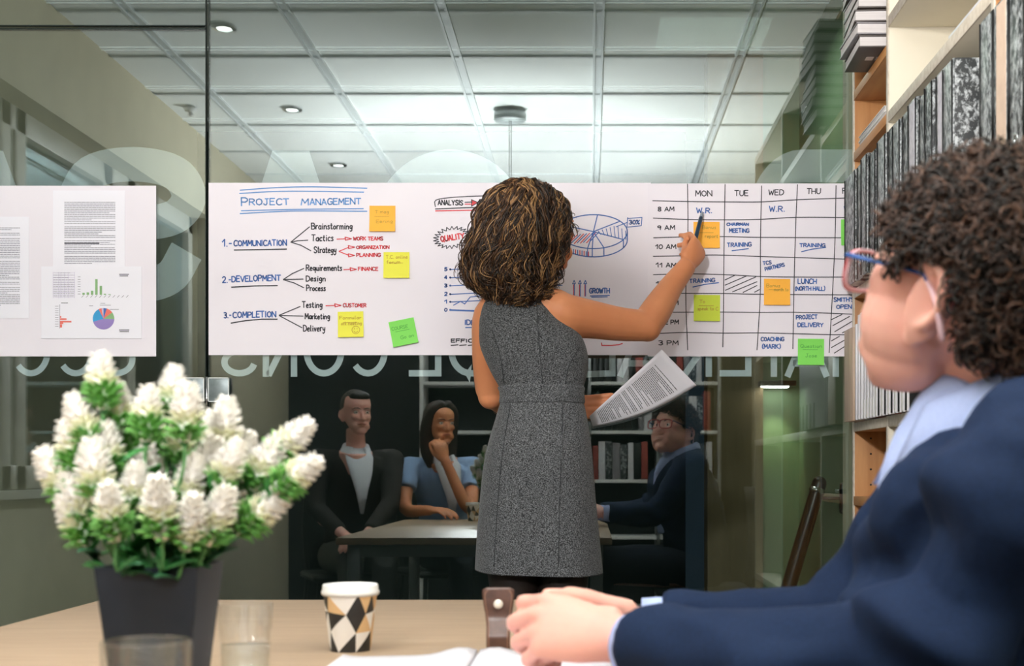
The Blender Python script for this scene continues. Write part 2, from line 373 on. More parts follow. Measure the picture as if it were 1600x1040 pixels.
struct(MB().box(XL, XL+.012, YB, wy0+4, 0, .09).build('baseboard_left', M['frame'], smooth=False))
# beyond the glass
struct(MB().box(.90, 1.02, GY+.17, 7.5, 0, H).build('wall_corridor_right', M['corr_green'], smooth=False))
mb = MB().box(.735, .90, 6.1, 6.2, 0, H, 0).box(.50, .735, 6.02, 6.2, 0, H, 1)
struct(mb.build('wall_corridor_end', [M['corr_green'], M['corr_brown']], smooth=False))
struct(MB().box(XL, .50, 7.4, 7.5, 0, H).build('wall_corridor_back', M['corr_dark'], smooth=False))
# glass partition: fixed pane, door leaf and transom
def pxX(px): return (px-CX)*GY/F
def pyZ(py): return CAMZ+(HY-py)*GY/F
GC = lambda x, y: np.array([pxX(x), GY, pyZ(y)])
xj = pxX(324)
fixed = struct(MB().box(xj+.004, .775, GY, GY+.010, 0, H).build('wall_glass_front', M['pane'], smooth=False))
door = struct(MB().box(XL, xj-.004, GY, GY+.010, .01, pyZ(45.5)).build('door_1', M['pane'], smooth=False))
trans = struct(MB().box(XL, xj-.004, GY, GY+.010, pyZ(40), H).build('window_2', M['pane'], smooth=False))
e = MB().box(xj-.006, xj-.0035, GY-.001, GY+.012, 0, H).box(xj+.0035, xj+.006, GY-.001, GY+.012, 0, H)
struct(e.build('trim_1', M['edge'], smooth=False))
e = MB().box(XL, xj-.004, GY-.001, GY+.012, pyZ(46), pyZ(44)).box(XL, xj-.004, GY-.001, GY+.012, pyZ(41), pyZ(39))
struct(e.build('trim_2', M['edge'], smooth=False))
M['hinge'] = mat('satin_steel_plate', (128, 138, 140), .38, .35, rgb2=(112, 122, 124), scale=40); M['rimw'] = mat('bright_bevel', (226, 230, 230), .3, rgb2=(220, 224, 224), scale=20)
for (a, b, nm) in ((290, 321.5, door), (327, 360, fixed)):
    hb = MB().bbox(pxX(a), pxX(b), GY-.016, GY-.0005, pyZ(628), pyZ(590), .002)
    ho = hb.build('hinge_plate', M['hinge'], nm, smooth='auto')
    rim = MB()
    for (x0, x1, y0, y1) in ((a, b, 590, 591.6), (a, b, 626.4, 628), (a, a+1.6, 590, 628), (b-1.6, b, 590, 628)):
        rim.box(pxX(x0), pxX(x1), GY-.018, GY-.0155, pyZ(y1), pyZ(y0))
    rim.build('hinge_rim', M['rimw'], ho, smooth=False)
MB().tube([GC(324, 589)+[0, -.008, 0], GC(324, 660)+[0, -.008, 0]], .004, 12).build('hinge_pin', M['chrome'], door)
# frosted lettering on the corridor side of the glass, seen from behind (mirrored)
CONV2 = lambda x, y: np.array([pxX(x), GY+.0112, pyZ(y)])
def letters(polys, width, parent, name):
    ik = Ink(CONV2, (0, 1, 0), .0003)
    for p in polys:
        pts = [np.array(q, float) for q in p]; h = width/2; L = []; R = []; mb = MB()
        for i, q in enumerate(pts):
            a = pts[max(i-1, 0)]; b = pts[min(i+1, len(pts)-1)]
            if 0 < i < len(pts)-1:
                d1 = unit(q-a); d2 = unit(b-q); n1 = np.array([-d1[1], d1[0]]); n2 = np.array([-d2[1], d2[0]])
                n = unit(n1+n2); n = n/max(.35, float(n @ n1))
            else: d = unit(b-a); n = np.array([-d[1], d[0]])
            L.append(q+n*h); R.append(q-n*h)
        vs = [CONV2(*v)+np.array([0, .0003*(1+.0), 0]) for v in L+R]; k = len(pts)
        ik.mb.add(vs, [(i, i+1, k+i+1, k+i) for i in range(k-1)])
    return ik.mb.build(name, M['vinyl2' if width > 30 else 'vinyl'], parent, smooth=False)
def arcp(cx, cy, rx, ry, a0, a1, n=18): return [(cx+rx*math.cos(math.radians(a0+(a1-a0)*t/n)), cy-ry*math.sin(math.radians(a0+(a1-a0)*t/n))) for t in range(n+1)]
B = 582.5  # baseline of the small line (stroke centre)
def Cm(cx, w=26): return arcp(cx, 548, w, 34.5, 150, 360, 1)[:0]+arcp(cx, 548, w, 34.5, 140, -140, 22)
def Um(cx, w=25): return [(cx-w, 514), (cx-w, 560)]+arcp(cx, 560, w, 22.5, 180, 360, 14)+[(cx+w, 514)]
def Em(x0, x1): return [[(x0, B), (x1, B), (x1, 514), (x0, 514)], [(x0+8, 548), (x1-6, 548)]]
def Am(cx, w=31): return [[(cx-w, 588), (cx, 512)], [(cx, 512), (cx+w, 588)], [(cx-w+9, 567), (cx+w-9, 567)]]
def Om(cx, w=27): return arcp(cx, 548, w, 34.5, 0, 360, 32)
def Sm(x0, x1): 
    c = (x0+x1)/2; w = (x1-x0)/2-6
    return arcp(c, 531, w, 17, 170, -60, 12)+[(c, 548)]+arcp(c, 565, w, 17.5, 110, 350, 14)
door_line = [Cm(46), Cm(116), Um(180)]
fix_line = [Sm(343, 402), [(414, 588), (414, 512)], [(458, 588), (458, 512)], [(418, 586), (454, 514)], Om(505), Cm(574)]
fix_line += Em(638, 684)+[[(770, B), (735, B)]+arcp(735, 548, 30, 34.5, 270, 90, 16)+[(770, 514), (770, B)]]
fix_line += [[(905, B+2), (957, B), (957, 512)]]+Am(1000)+[[(1108, 588), (1108, 512)], arcp(1095, 533, 26, 22, 90, 270, 12), [(1090, 556), (1068, 588)]]
fix_line += [[(1125, B), (1170, B), (1170, 514), (1125, 514)], [(1132, 548), (1166, 548)], [(1210, 588), (1210, 512)], [(1186, 516), (1234, 516)]]+Am(1262)+[[(1307, 588), (1307, 512)]]
letters(door_line, 9.5, door, 'small_lettering'); letters(fix_line, 10.0, fixed, 'small_lettering')
Sbig = catmull([(112, 312), (140, 268), (205, 255), (270, 268), (293, 305), (270, 338), (205, 352), (140, 372), (114, 405), (140, 437), (205, 446), (262, 433), (290, 391)], 6)
Abig = lambda cx: [[(cx-84, 474), (cx-22, 234), (cx+22, 234), (cx+84, 474)]]
def polyfill(pts, parent):
    MB().add([CONV2(*p)+np.array([0, .0003, 0]) for p in pts], [tuple(range(len(pts)))]).build('large_lettering', M['vinyl2'], parent, smooth=False)
letters([Sbig], 54, door, 'large_lettering')
polyfill([(-58, 234), (2, 234), (92, 474), (36, 474), (-28, 300), (-94, 474), (-150, 474)], door)
polyfill([(424, 234), (482, 234), (560, 474), (505, 474), (453, 300), (400, 474), (346, 474)], fixed)
letters([arcp(703, 354, 95, 96, 152, -150, 40)], 52, fixed, 'large_lettering')
letters([[(1345, 258), (1265, 258)]+arcp(1255, 354, 62, 96, 90, 270, 20)+[(1345, 450)]], 52, fixed, 'large_lettering')
# ceiling fittings
for i, (x, y) in enumerate(((-1.45, 2.74), (-1.446, 1.47), (-1.444, .21))):
    t = thing('downlight', (x, y, H-.012), ['recessed round downlight in the ceiling, nearest the glass wall', 'recessed round downlight, middle of the row above the window side',
              'recessed round downlight, farthest of the row from the glass wall'][i], 'ceiling light', 'downlights in a row by the windows')
    MB().lathe([(.030, 0), (.048, 0), (.050, .004), (.048, .012), (.030, .012), (.030, 0)], (x, y, H-.012), 32, cap0=False, cap1=False).build('rim', M['chrome'], t)
    MB().lathe([(.001, .0), (.030, .0), (.030, .006), (.001, .006)], (x, y, H-.010), 32).build('lens', M['lamp'], t)
    spot('downlight_lamp', (x, y, H-.03), 9, 110, .8, (1, .97, .92), .03)
t = thing('sprinkler_head', (-1.93, 1.5, H), 'small sprinkler head on the ceiling beside the window wall', 'sprinkler')
MB().lathe([(.001, 0), (.035, 0), (.03, -.012), (.012, -.014), (.012, -.03), (.02, -.032), (.001, -.034)], (-1.93, 1.5, H-.012), 20).build('cover', M['white'], t)
px_, py_ = -.389, 1.42
t = thing('pendant_lamp', (px_, py_, H), 'pendant lamp hanging from a round metal ceiling canopy', 'lamp')
MB().lathe([(.001, 0), (.074, 0), (.079, -.006), (.079, -.034), (.074, -.042), (.001, -.042)], (px_, py_, H-.010), 40).build('canopy', M['canopy'], t)
for a in range(4):
    an = a*1.57+.6; MB().ell((px_+.079*math.cos(an), py_+.079*math.sin(an), H-.032), (.004, .004, .004), nu=8, nv=6).build('screw', M['white'], t)
for dx in (-.004, .006): MB().tube([(px_+dx, py_, H-.05), (px_+dx, py_, 2.0)], .0016, 6).build('cord', M['black'], t)
MB().lathe([(.02, 2.02), (.05, 2.0), (.14, 1.90), (.16, 1.84), (.155, 1.84), (.13, 1.895), (.045, 1.99), (.015, 2.0)], (px_, py_, 0), 40).build('lamp_shade', M['black'], t)
MB().ell((px_, py_, 1.9), (.045, .045, .06)).build('bulb', M['white'], t)
# corridor fittings beyond the glass
t = thing('wall_lamp', U(1205, 600, 5.95), 'small bright wall lamp throwing light down the green wall beyond the glass', 'wall lamp')
c = U(1212, 602, 6.02)
MB().bbox(c[0]-.075, c[0]+.075, 5.93, 6.10, c[2]-.006, c[2]+.016, .003).build('housing', M['black'], t, smooth='auto')
MB().add([(c[0]-.072, 5.935, c[2]-.0075), (c[0]+.045, 5.935, c[2]-.0075), (c[0]+.06, 6.07, c[2]-.0075), (c[0]-.06, 6.07, c[2]-.0075)], [(0, 1, 2, 3)]).build('diffuser', M['lamp'], t, smooth=False)
spot('wall_lamp_beam', (c[0], 6.0, c[2]-.02), 5, 70, .9, (.95, 1, .62), .01, (math.radians(12), 0, 0))
spot('wall_lamp_upbeam', (c[0], 6.0, c[2]+.05), 2.5, 80, .9, (.95, 1, .62), .01, (math.radians(180-12), 0, 0))
area('corridor_light', (.45, 5.2, 2.6), (0, 0, 0), .4, 6, (.92, 1, .86))
a = U(1280, 755, 5.0); b = U(1212, 985, 5.0); b2 = U(1175, 1110, 5.0)
t = thing('handrail', b2, 'sloping black stair handrail beyond the glass beside the bookshelf', 'handrail')
MB().tube([a, b, b2], [.026, .027, .027], 20, sub=3, rnd=True).build('rail', M['black'], t)
MB().tube([a*.97+b*.03, a*.94+b*.06], [.0285, .0285], 20).build('rail_glint_ring', M['chrome'], t)  # chrome ring put in for the light reflection near the top of the rail
q = a*.9+b*.1
MB().tube([q, [.86, 5.0, q[2]+.0], [.895, 5.0, q[2]]], .006, 10).build('bracket', M['black'], t)
MB().tube([[.888, 5.0, q[2]-.045], [.888, 5.0, q[2]+.045]], [(.010, .02)]*2, 12, rnd=True).build('bracket_plate', M['black'], t)
# ------------------------------------------------------------------ paper on the glass
M['paper'] = mat('white_paper', (236, 230, 238), .7, rgb2=(233, 227, 236), scale=3)
M['sheet'] = mat('office_paper', (240, 238, 247), .6, rgb2=(238, 236, 245), scale=3)
M['blue'] = mat('blue_marker', (58, 100, 172), .6, rgb2=(66, 108, 180), scale=300)
M['ltblue'] = mat('light_blue_marker', (92, 144, 205), .6, rgb2=(98, 150, 210), scale=300)
M['ink'] = mat('black_marker', (44, 44, 52), .6, rgb2=(52, 52, 60), scale=300)
M['red'] = mat('red_marker', (212, 58, 66), .6, rgb2=(218, 66, 74), scale=300)
M['print'] = mat('grey_print', (128, 126, 136), .7, rgb2=(140, 138, 148), scale=300)
M['printd'] = mat('dark_print', (74, 72, 82), .7, rgb2=(82, 80, 90), scale=300)
INKS = [M['blue'], M['ltblue'], M['ink'], M['red']]
BL, LB, BK, RD = 0, 1, 2, 3
YP = GY-.0022
def on(y): return lambda px, py: np.array([(px-CX)*y/F, y, CAMZ+(HY-py)*y/F])
def flat_sheet(name, px0, py0, px1, py1, y, m, label, cat, group=None, ang=0., thick=.0008, curl=0.):
    cx, cy = (px0+px1)/2, (py0+py1)/2; C0 = on(y)(cx, cy); w = (px1-px0)*y/F; h = (py1-py0)*y/F
    ca, sa = math.cos(ang), math.sin(ang); N = 9 if curl else 3; grid = []
    for i in range(N):
        row = []
        for j in range(N):
            u = (j/(N-1)-.5)*w; v = (.5-i/(N-1))*h; t = i/(N-1)
            row.append(C0+np.array([u*ca+v*sa, -curl*t**2.5, -u*sa+v*ca]))
        grid.append(row)
    o = MB().sheet(grid, thick).build(name, m, at=C0-[0, 0, h/2], smooth='auto' if curl else False)
    return tag(o, label, cat, group)
# main sheet with the mind map
P1 = flat_sheet('paper_sheet', 326, 285.5, 1017, 554.5, YP, M['paper'], 'long white wall paper with the blue PROJECT MANAGEMENT heading, behind the woman', 'paper')
P2 = flat_sheet('paper_sheet', 1012, 286.5, 1346, 556.5, YP-.0012, M['paper'], 'white wall paper with the hand-drawn weekly timetable, right of the woman', 'paper')
P3 = flat_sheet('paper_sheet', -110, 290, 244, 556.5, YP, M['paper'], 'white wall paper on the glass door holding printed pages, at the left edge', 'paper')
C1 = on(YP-.0005); C2_ = on(YP-.0017)
def Z(x, y): return (320+x/3.585, 270+y/3.585)
def Z2(x, y): return (660+x/3.585, 270+y/3.585)
def Z3(x, y): return (1000+x/3.354, 270+y/3.354)
def zl(ik, fn, pts, w, m, sm=0): ik.line([fn(*p) for p in pts], w, m, sm)
def zt(ik, fn, txt, x0, yb, wd, h, w, m, ang=0., k=3.585):
    a, b = fn(x0, yb); ik.text(txt, a, b, wd/k, h/k, w, m, ang)
# heading
ik = Ink(C1)
for p in ([(198, 97), (380, 84), (600, 78), (908, 86)], [(195, 115), (400, 104), (600, 103), (890, 108)], [(205, 212), (500, 205), (888, 200)], [(198, 228), (400, 217), (560, 213), (908, 215)]):
    zl(ik, Z, p, 1.7, LB, 5)
zt(ik, Z, 'P', 206, 184, 34, 46, 2.0, LB); zt(ik, Z, 'ROJECT', 250, 180, 222, 34, 1.9, LB, -.01)
zt(ik, Z, 'M', 540, 180, 40, 36, 1.9, LB); zt(ik, Z, 'ANAGEMENT', 590, 179, 284, 33, 1.9, LB, -.015)
ik.mb.build('heading_writing', INKS, P1, smooth=False)
# mind map, three branches
ik = Ink(C1)
zt(ik, Z, '1.-', 98, 412, 54, 38, 1.9, BL); zt(ik, Z, 'COMMUNICATION', 163, 409, 295, 30, 1.9, BL, -.01)
zl(ik, Z, [(165, 432), (300, 430), (458, 427)], 1.9, BK)
for p in ([(482, 388), (587, 302)], [(482, 388), (520, 380), (577, 377)], [(482, 388), (540, 406), (594, 436)]): zl(ik, Z, p, 1.6, BK)
zt(ik, Z, 'Brainstorming', 598, 315, 228, 34, 1.7, BK); zt(ik, Z, 'Tactics', 598, 381, 122, 34, 1.7, BK); zt(ik, Z, 'Strategy', 612, 447, 124, 34, 1.7, BK)
def arrow(x0, y0, x1, y1):
    zl(ik, Z, [(x0, y0), (x1-32, y1)], 1.5, RD); zl(ik, Z, [(x1-36, y1-9), (x1, y1), (x1-34, y1+8), (x1-36, y1-9)], 1.5, RD)
arrow(740, 371, 822, 369); zt(ik, Z, 'WORK TEAMS', 832, 377, 166, 19, 1.5, RD)
arrow(752, 439, 840, 416); zt(ik, Z, 'ORGANIZATION', 850, 425, 182, 17, 1.5, RD)
arrow(752, 440, 840, 462); zt(ik, Z, 'PLANNING', 851, 469, 133, 19, 1.5, RD)
zt(ik, Z, '2.-', 100, 614, 46, 32, 1.9, BL); zt(ik, Z, 'DEVELOPMENT', 152, 610, 272, 31, 1.9, BL, -.03)
zl(ik, Z, [(150, 640), (280, 633), (407, 631)], 1.9, BK)
for p in ([(440, 597), (490, 564), (555, 535)], [(440, 597), (551, 595)], [(440, 598), (500, 616), (555, 643)]): zl(ik, Z, p, 1.6, BK)
zt(ik, Z, 'Requirements', 568, 547, 200, 32, 1.7, BK); zt(ik, Z, 'Design', 568, 606, 108, 30, 1.7, BK); zt(ik, Z, 'Process', 570, 660, 106, 30, 1.7, BK)
arrow(778, 542, 850, 540); zt(ik, Z, 'FINANCE', 860, 547, 110, 19, 1.5, RD)
zt(ik, Z, '3.-', 108, 812, 40, 32, 1.9, BL); zt(ik, Z, 'COMPLETION', 158, 811, 240, 31, 1.9, BL, -.02)
zl(ik, Z, [(147, 841), (230, 827), (320, 819), (406, 819)], 1.9, BK)
for p in ([(417, 797), (535, 748)], [(417, 798), (551, 802)], [(417, 799), (545, 867)]): zl(ik, Z, p, 1.6, BK)
zt(ik, Z, 'Testing', 546, 754, 112, 32, 1.7, BK); zt(ik, Z, 'Marketing', 562, 818, 138, 30, 1.7, BK); zt(ik, Z, 'Delivery', 553, 886, 120, 34, 1.7, BK)
arrow(678, 744, 764, 742); zt(ik, Z, 'CUSTOMER', 775, 751, 129, 19, 1.5, RD)
ik.mb.build('mind_map_writing', INKS, P1, smooth=False)
# analysis box, quality burst
ik = Ink(C1)
zl(ik, Z2, [(73, 190), (75, 153), (160, 138), (300, 130), (420, 128)], 1.4, BK, 3); zl(ik, Z2, [(73, 202), (220, 196), (420, 190)], 1.7, BK); zl(ik, Z2, [(74, 213), (220, 210), (420, 207)], 1.8, RD)
zt(ik, Z2, 'ANALYSIS', 88, 180, 138, 26, 1.7, BK); zl(ik, Z2, [(238, 165), (280, 163)], 1.5, BK); zl(ik, Z2, [(238, 175), (280, 175)], 1.5, RD)
ik.poly([Z2(275, 150), Z2(311, 166), Z2(275, 187)], RD); zl(ik, Z2, [(275, 150), (311, 166), (275, 187), (275, 150)], 1.2, BK)
zt(ik, Z2, 'PLANNING', 320, 180, 130, 28, 1.7, BK)
cx, cy = 165, 362; star = []
for i in range(45):
    a = i/44*2*math.pi; r = 1.0 if i % 2 else .72; star.append((cx+104*r*math.cos(a), cy-62*r*math.sin(a)-10*math.cos(a)))
star[-1] = star[0]; zl(ik, Z2, star, 1.3, BK)
zt(ik, Z2, 'QUALITY', 106, 386, 130, 30, 2.0, RD, -.16)
ik.mb.build('quality_drawing', INKS, P1, smooth=False)
# line chart
ik = Ink(C1)
for n_, y in zip('543210', (540, 586, 631, 679, 722, 767)):
    zt(ik, Z2, n_, 124, y+8, 14, 18, 1.7, BL); zl(ik, Z2, [(155, y+1), (300, y-6 if n_ != '0' else y+6), (520, y-12 if n_ != '0' else y+9)], 1.5 if n_ != '0' else 2.6, BL)
    a, b = Z2(156, y); ik.arc(a, b, .8, .8, 0, 6.28, 1.6, BL, 8)
zl(ik, Z2, [(174, 741), (214, 719), (237, 734), (268, 695), (322, 689), (360, 655), (420, 668)], 1.5, BL)
ik.mb.build('line_chart_drawing', INKS, P1, smooth=False); ik = Ink(C1)
zt(ik, Z2, 'IDEAS', 238, 850, 105, 25, 1.8, BL); zl(ik, Z2, [(242, 866), (345, 864)], 1.8, BL)
ik.mb.build('ideas_writing', INKS, P1, smooth=False); ik = Ink(C1)
zt(ik, Z2, 'EFFICIENT', 162, 948, 222, 18, 1.8, BK)
for a in range(3): zl(ik, Z2, [(160+a*48, 966), (200+a*46, 963)], 1.6, BK)
ik.mb.build('efficient_writing', INKS, P1, smooth=False); ik = Ink(C1)
zl(ik, Z2, [(690, 585), (780, 588)], 1.3, BL); zl(ik, Z2, [(700, 630), (783, 629)], 1.3, BL); zl(ik, Z2, [(735, 545), (784, 530), (782, 585)], 1.2, BK)
ik.mb.build('chart_grid_end', INKS, P1, smooth=False)
# pie chart
ik = Ink(C1)
ex, ey, rx, ry = 958, 329, 190, 95
def E(a, dy=0): return (ex+rx*math.cos(math.radians(a)), ey-ry*math.sin(math.radians(a))+dy)
zl(ik, Z2, [E(a) for a in range(0, 361, 8)], 1.7, BL); zl(ik, Z2, [E(-a, 46) for a in range(0, 181, 8)], 1.7, BL)
for a in (83, 38, -28, -72, -92, -100, 156): zl(ik, Z2, [(ex, ey), E(a)], 1.6, BL)
for a in (0, -28, -72, -92, -100, -180): zl(ik, Z2, [E(a), E(a, 46)], 1.6, BL)
for i in range(8): zl(ik, Z2, [(985+i*22, 325-i*6.5 if i < 5 else 300+(i-5)*12), (1000+i*20, 345+i*4)], 1.2, BL)
for i in range(9):
    x = 800+i*17; zl(ik, Z2, [(x, 395-i*1+(i % 2)*4), (x+52, 348-i*2)], 1.4, RD if i % 2 else BL)
for i in range(10): zl(ik, Z2, [(822+i*12, 424+i*2), (822+i*12, 452+i*1.5)], 1.4, RD if i % 2 else BL)
zl(ik, Z2, [(1085, 302), (1148, 277)], 1.3, BL); zl(ik, Z2, [(1148, 256), (1230, 249), (1226, 296), (1146, 304), (1150, 250)], 1.3, BL)
zt(ik, Z2, '30%', 1158, 287, 58, 22, 1.7, BL)
ik.mb.build('pie_chart_drawing', INKS, P1, smooth=False)
ik = Ink(C1)
for i, x in enumerate((849, 882, 912)):
    zl(ik, Z2, [(x-2, 690), (x-2, 626)], 1.3, RD); zl(ik, Z2, [(x+2, 690), (x+2, 622)], 1.3, BL); zl(ik, Z2, [(x-8, 621), (x+1, 602), (x+8, 619), (x-8, 621)], 1.3, BL)
ik.mb.build('growth_arrows', INKS, P1, smooth=False); ik = Ink(C1)
zt(ik, Z2, 'GROWTH', 936, 673, 112, 26, 1.8, BL); zl(ik, Z2, [(940, 689), (1048, 686)], 1.5, BL); zl(ik, Z2, [(948, 696), (1036, 694)], 1.5, BL)
ik.mb.build('growth_writing', INKS, P1, smooth=False); ik = Ink(C1)
zl(ik, Z2, [(1003, 952), (1005, 966), (1060, 966), (1100, 962), (1120, 955)], 1.6, RD)
ik.mb.build('red_underline', INKS, P1, smooth=False)
# timetable
ik = Ink(C2_)
for p in ([(249, 58), (251, 300), (240, 640), (250, 928)], [(446, 60), (440, 400), (437, 760), (434, 912)], [(637, 68), (631, 380), (630, 640), (613, 928)], [(825, 62), (815, 300), (806, 640), (801, 922)], [(1027, 66), (1022, 340), (1008, 640), (991, 942)]):
    zl(ik, Z3, p, 1.4, BK, 4)
for p in ([(66, 146), (250, 150), (445, 152), (635, 152), (820, 141), (1100, 131)], [(69, 237), (250, 244), (450, 246), (640, 243), (820, 233), (1100, 234)], [(71, 340), (250, 335), (450, 334), (640, 338), (1100, 340)],
          [(69, 437), (250, 434), (400, 430), (630, 438), (830, 444), (1100, 452)], [(70, 533), (240, 529), (440, 533), (640, 543), (830, 546), (1110, 546)], [(200, 631), (440, 632), (640, 636), (1110, 639)],
          [(160, 730), (440, 729), (630, 731), (800, 730), (990, 735), (1110, 740)], [(90, 841), (240, 836), (440, 839), (640, 838), (800, 842), (990, 847), (1110, 848)]):
    zl(ik, Z3, p, 1.4, BK, 4)
ik.mb.build('timetable_grid', INKS, P2, smooth=False)
ik = Ink(C2_)
def T3(t, x, y, w, h, lw, m, a=0., ul=None, name='timetable_entry'):
    ik = Ink(C2_); zt(ik, Z3, t, x, y, w, h, lw, m, a, 3.354)
    if ul: zl(ik, Z3, ul, 1.6, BL)
    ik.mb.build(name, INKS, P2, smooth=False)
for t, x, y, w in (('MON', 291, 122, 86), ('TUE', 496, 120, 70), ('WED', 674, 115, 78), ('THU', 875, 110, 70), ('FRI', 1062, 108, 60)): T3(t, x, y, w, 28, 1.5, BK, name='day_heading')
for t, x, y, w in (('8 AM', 94, 200, 84), ('9 AM', 92, 298, 90), ('10 AM', 80, 398, 108), ('11 AM', 84, 494, 106), ('12 AM', 84, 590, 106), ('1 PM', 130, 690, 70), ('2 PM', 130, 792, 72), ('3 PM', 98, 902, 102)): T3(t, x, y, w, 22, 1.5, BK, name='hour_heading')
T3('W.R.', 297, 210, 80, 27, 1.7, BL); T3('W.R.', 678, 202, 80, 28, 1.7, BL); T3('W.R.', 1070, 202, 60, 26, 1.6, BL)
T3('CHAIRMAN', 455, 276, 113, 14, 1.6, BL); T3('MEETING', 468, 312, 103, 20, 1.6, BL); T3('TRAINING', 458, 388, 125, 20, 1.6, BL, -.03, [(482, 408), (568, 397)])
T3('TRAINING', 837, 388, 132, 18, 1.6, BL, 0., [(846, 413), (900, 400), (973, 390)])
T3('TCS', 645, 482, 44, 18, 1.5, BL, -.12); T3('PARTNERS', 657, 513, 104, 18, 1.5, BL, -.24)
T3('TRAINING', 260, 577, 132, 19, 1.6, BL, -.05, [(277, 598), (340, 584), (412, 575)])
T3('LUNCH', 828, 580, 96, 24, 1.6, BL); T3('(NORTH HALL)', 813, 616, 156, 20, 1.5, BL)
T3("SMITH'S", 1016, 674, 105, 20, 1.6, BL); T3('OPENING', 1030, 711, 130, 19, 1.6, BL)
T3('PROJECT', 819, 766, 110, 20, 1.6, BL, -.02); T3('DELIVERY', 827, 806, 132, 20, 1.6, BL)
T3('COACHING', 634, 880, 120, 19, 1.6, BL); T3('(MARK)', 640, 920, 96, 22, 1.6, BL)
for (x0, y0, x1, y1) in ((445, 561, 500, 535), (446, 588, 558, 540), (447, 615, 607, 545), (485, 623, 613, 570), (540, 626, 613, 590), (600, 625, 626, 611), (1000, 770, 1058, 742), (1010, 800, 1098, 752), (1020, 832, 1110, 778), (1060, 838, 1110, 812),
                           (1003, 880, 1045, 856), (1003, 915, 1105, 857), (1018, 944, 1110, 885), (1080, 944, 1110, 925)):
    zl(ik, Z3, [(x0, y0), (x1, y1)], 1.4, BK)
    if x0 == 600: ik.mb.build('hatching', INKS, P2, smooth=False); ik = Ink(C2_)
ik.mb.build('hatching', INKS, P2, smooth=False)
# printed pages on the door paper
def printed(ik, conv_rows, rng, m=0): pass
def print_block(ik, x0, x1, y0, y1, pitch, w, rng, m=0, left=True):
    y = y0
    while y < y1:
        x = x0; end = x1-(0 if rng.random() > .18 else rng.uniform(.1, .5)*(x1-x0))
        while x < end:
            L = rng.uniform(1.8, 6.5); ik.line([(x, y), (min(x+L, end), y)], w, m); x += L+1.1
        y += pitch if rng.random() > .1 else pitch*1.9
A1 = flat_sheet('printed_page', 83, 297.5, 195.5, 460, YP-.0014, M['sheet'], 'upright printed text page taped on the door paper, above the chart page', 'paper')
A2 = flat_sheet('printed_page', 64.5, 416, 221.5, 528.5, YP-.0026, M['sheet'], 'landscape printed page with small bar chart and coloured pie chart', 'paper')
A3 = flat_sheet('printed_page', -62, 338.5, 45.5, 497, YP-.0014, M['sheet'], 'upright printed text page cut off by the left edge of the photo', 'paper')
rng = random.Random(4)
ik = Ink(on(YP-.0019)); print_block(ik, 101, 180, 316, 413, 2.75, .95, rng); ik.line([(101, 380), (155, 380)], 1.3, 1); ik.mb.build('printed_text', [M['print'], M['printd']], A1, smooth=False)
ik = Ink(on(YP-.0019)); print_block(ik, -45, 31, 356, 478, 2.75, .95, rng); ik.mb.build('printed_text', [M['print'], M['printd']], A3, smooth=False)
M['c_green'] = mat('print_green', (134, 176, 122), .6, rgb2=(138, 180, 126), scale=50); M['c_cyan'] = mat('print_cyan', (52, 152, 206), .6, rgb2=(56, 156, 210), scale=50)
M['c_purp'] = mat('print_purple', (146, 126, 188), .6, rgb2=(150, 130, 192), scale=50); M['c_coral'] = mat('print_coral', (226, 112, 100), .6, rgb2=(230, 116, 104), scale=50)
M['c_blue'] = mat('print_blue', (64, 106, 178), .6, rgb2=(68, 110, 182), scale=50); M['c_pale'] = mat('print_pale', (196, 186, 212), .6, rgb2=(200, 190, 216), scale=50)
CM = [M['print'], M['c_green'], M['c_cyan'], M['c_purp'], M['c_coral'], M['c_blue'], M['c_pale'], M['printd']]
ik = Ink(on(YP-.0031))
def Z4(x, y): return (x/3.1515, 270+y/3.1515)
for x, h in ((412, 10), (433, 12), (454, 20), (475, 77), (497, 44), (517, 5), (540, 3)): ik.poly([Z4(x-6, 600), Z4(x+6, 600), Z4(x+6, 600-h), Z4(x-6, 600-h)], 1)
for i in range(11): ik.line([Z4(402+i*22, 613), Z4(412+i*22, 603)], .7, 0)
for i in range(8): ik.line([Z4(384, 512+i*12), Z4(396, 512+i*12)], .7, 0)
ik.mb.build('bar_chart', CM, A2, smooth=False)
ik = Ink(on(YP-.0031))
a0 = 90
for frac, m in ((.05, 5), (.10, 4), (.105, 1), (.45, 3), (.22, 2), (.045, 4), (.03, 6)):
    a1 = a0-frac*360; ik.poly([Z4(510, 718)]+[Z4(510+53*math.cos(math.radians(a0+(a1-a0)*t/16)), 718-53*math.sin(math.radians(a0+(a1-a0)*t/16))) for t in range(17)], m); a0 = a1
for (x0, y, x1) in ((440, 654, 458), (495, 642, 518), (492, 651, 546), (540, 672, 585)): ik.line([Z4(x0, y), Z4(x1, y)], .7, 0)
ik.mb.build('pie_chart', CM, A2, smooth=False)
ik = Ink(on(YP-.0031))
for y, w_ in ((709, 6), (720, 32), (732, 56), (740, 16), (749, 10), (757, 10)): ik.poly([Z4(296, y+4), Z4(296+w_, y+4), Z4(296+w_, y-4), Z4(296, y-4)], 4)
for i in range(10): ik.line([Z4(272, 656+i*11), Z4(288, 656+i*11)], .6, 0)
ik.line([Z4(295, 648), Z4(295, 765)], .6, 0); ik.line([Z4(302, 640), Z4(334, 640)], .9, 7)
ik.mb.build('small_bar_chart', CM, A2, smooth=False); ik = Ink(on(YP-.0031))
for i in range(11): ik.line([Z4(262, 492+i*12), Z4(368, 492+i*12)], .5, 6)
for x in (262, 290, 300, 318, 336, 368): ik.line([Z4(x, 488), Z4(x, 616)], .4, 6)
print_block(ik, *Z4(264, 0)[:1], Z4(366, 0)[0], Z4(0, 492)[1], Z4(0, 612)[1], 3.6, .6, rng, 0)
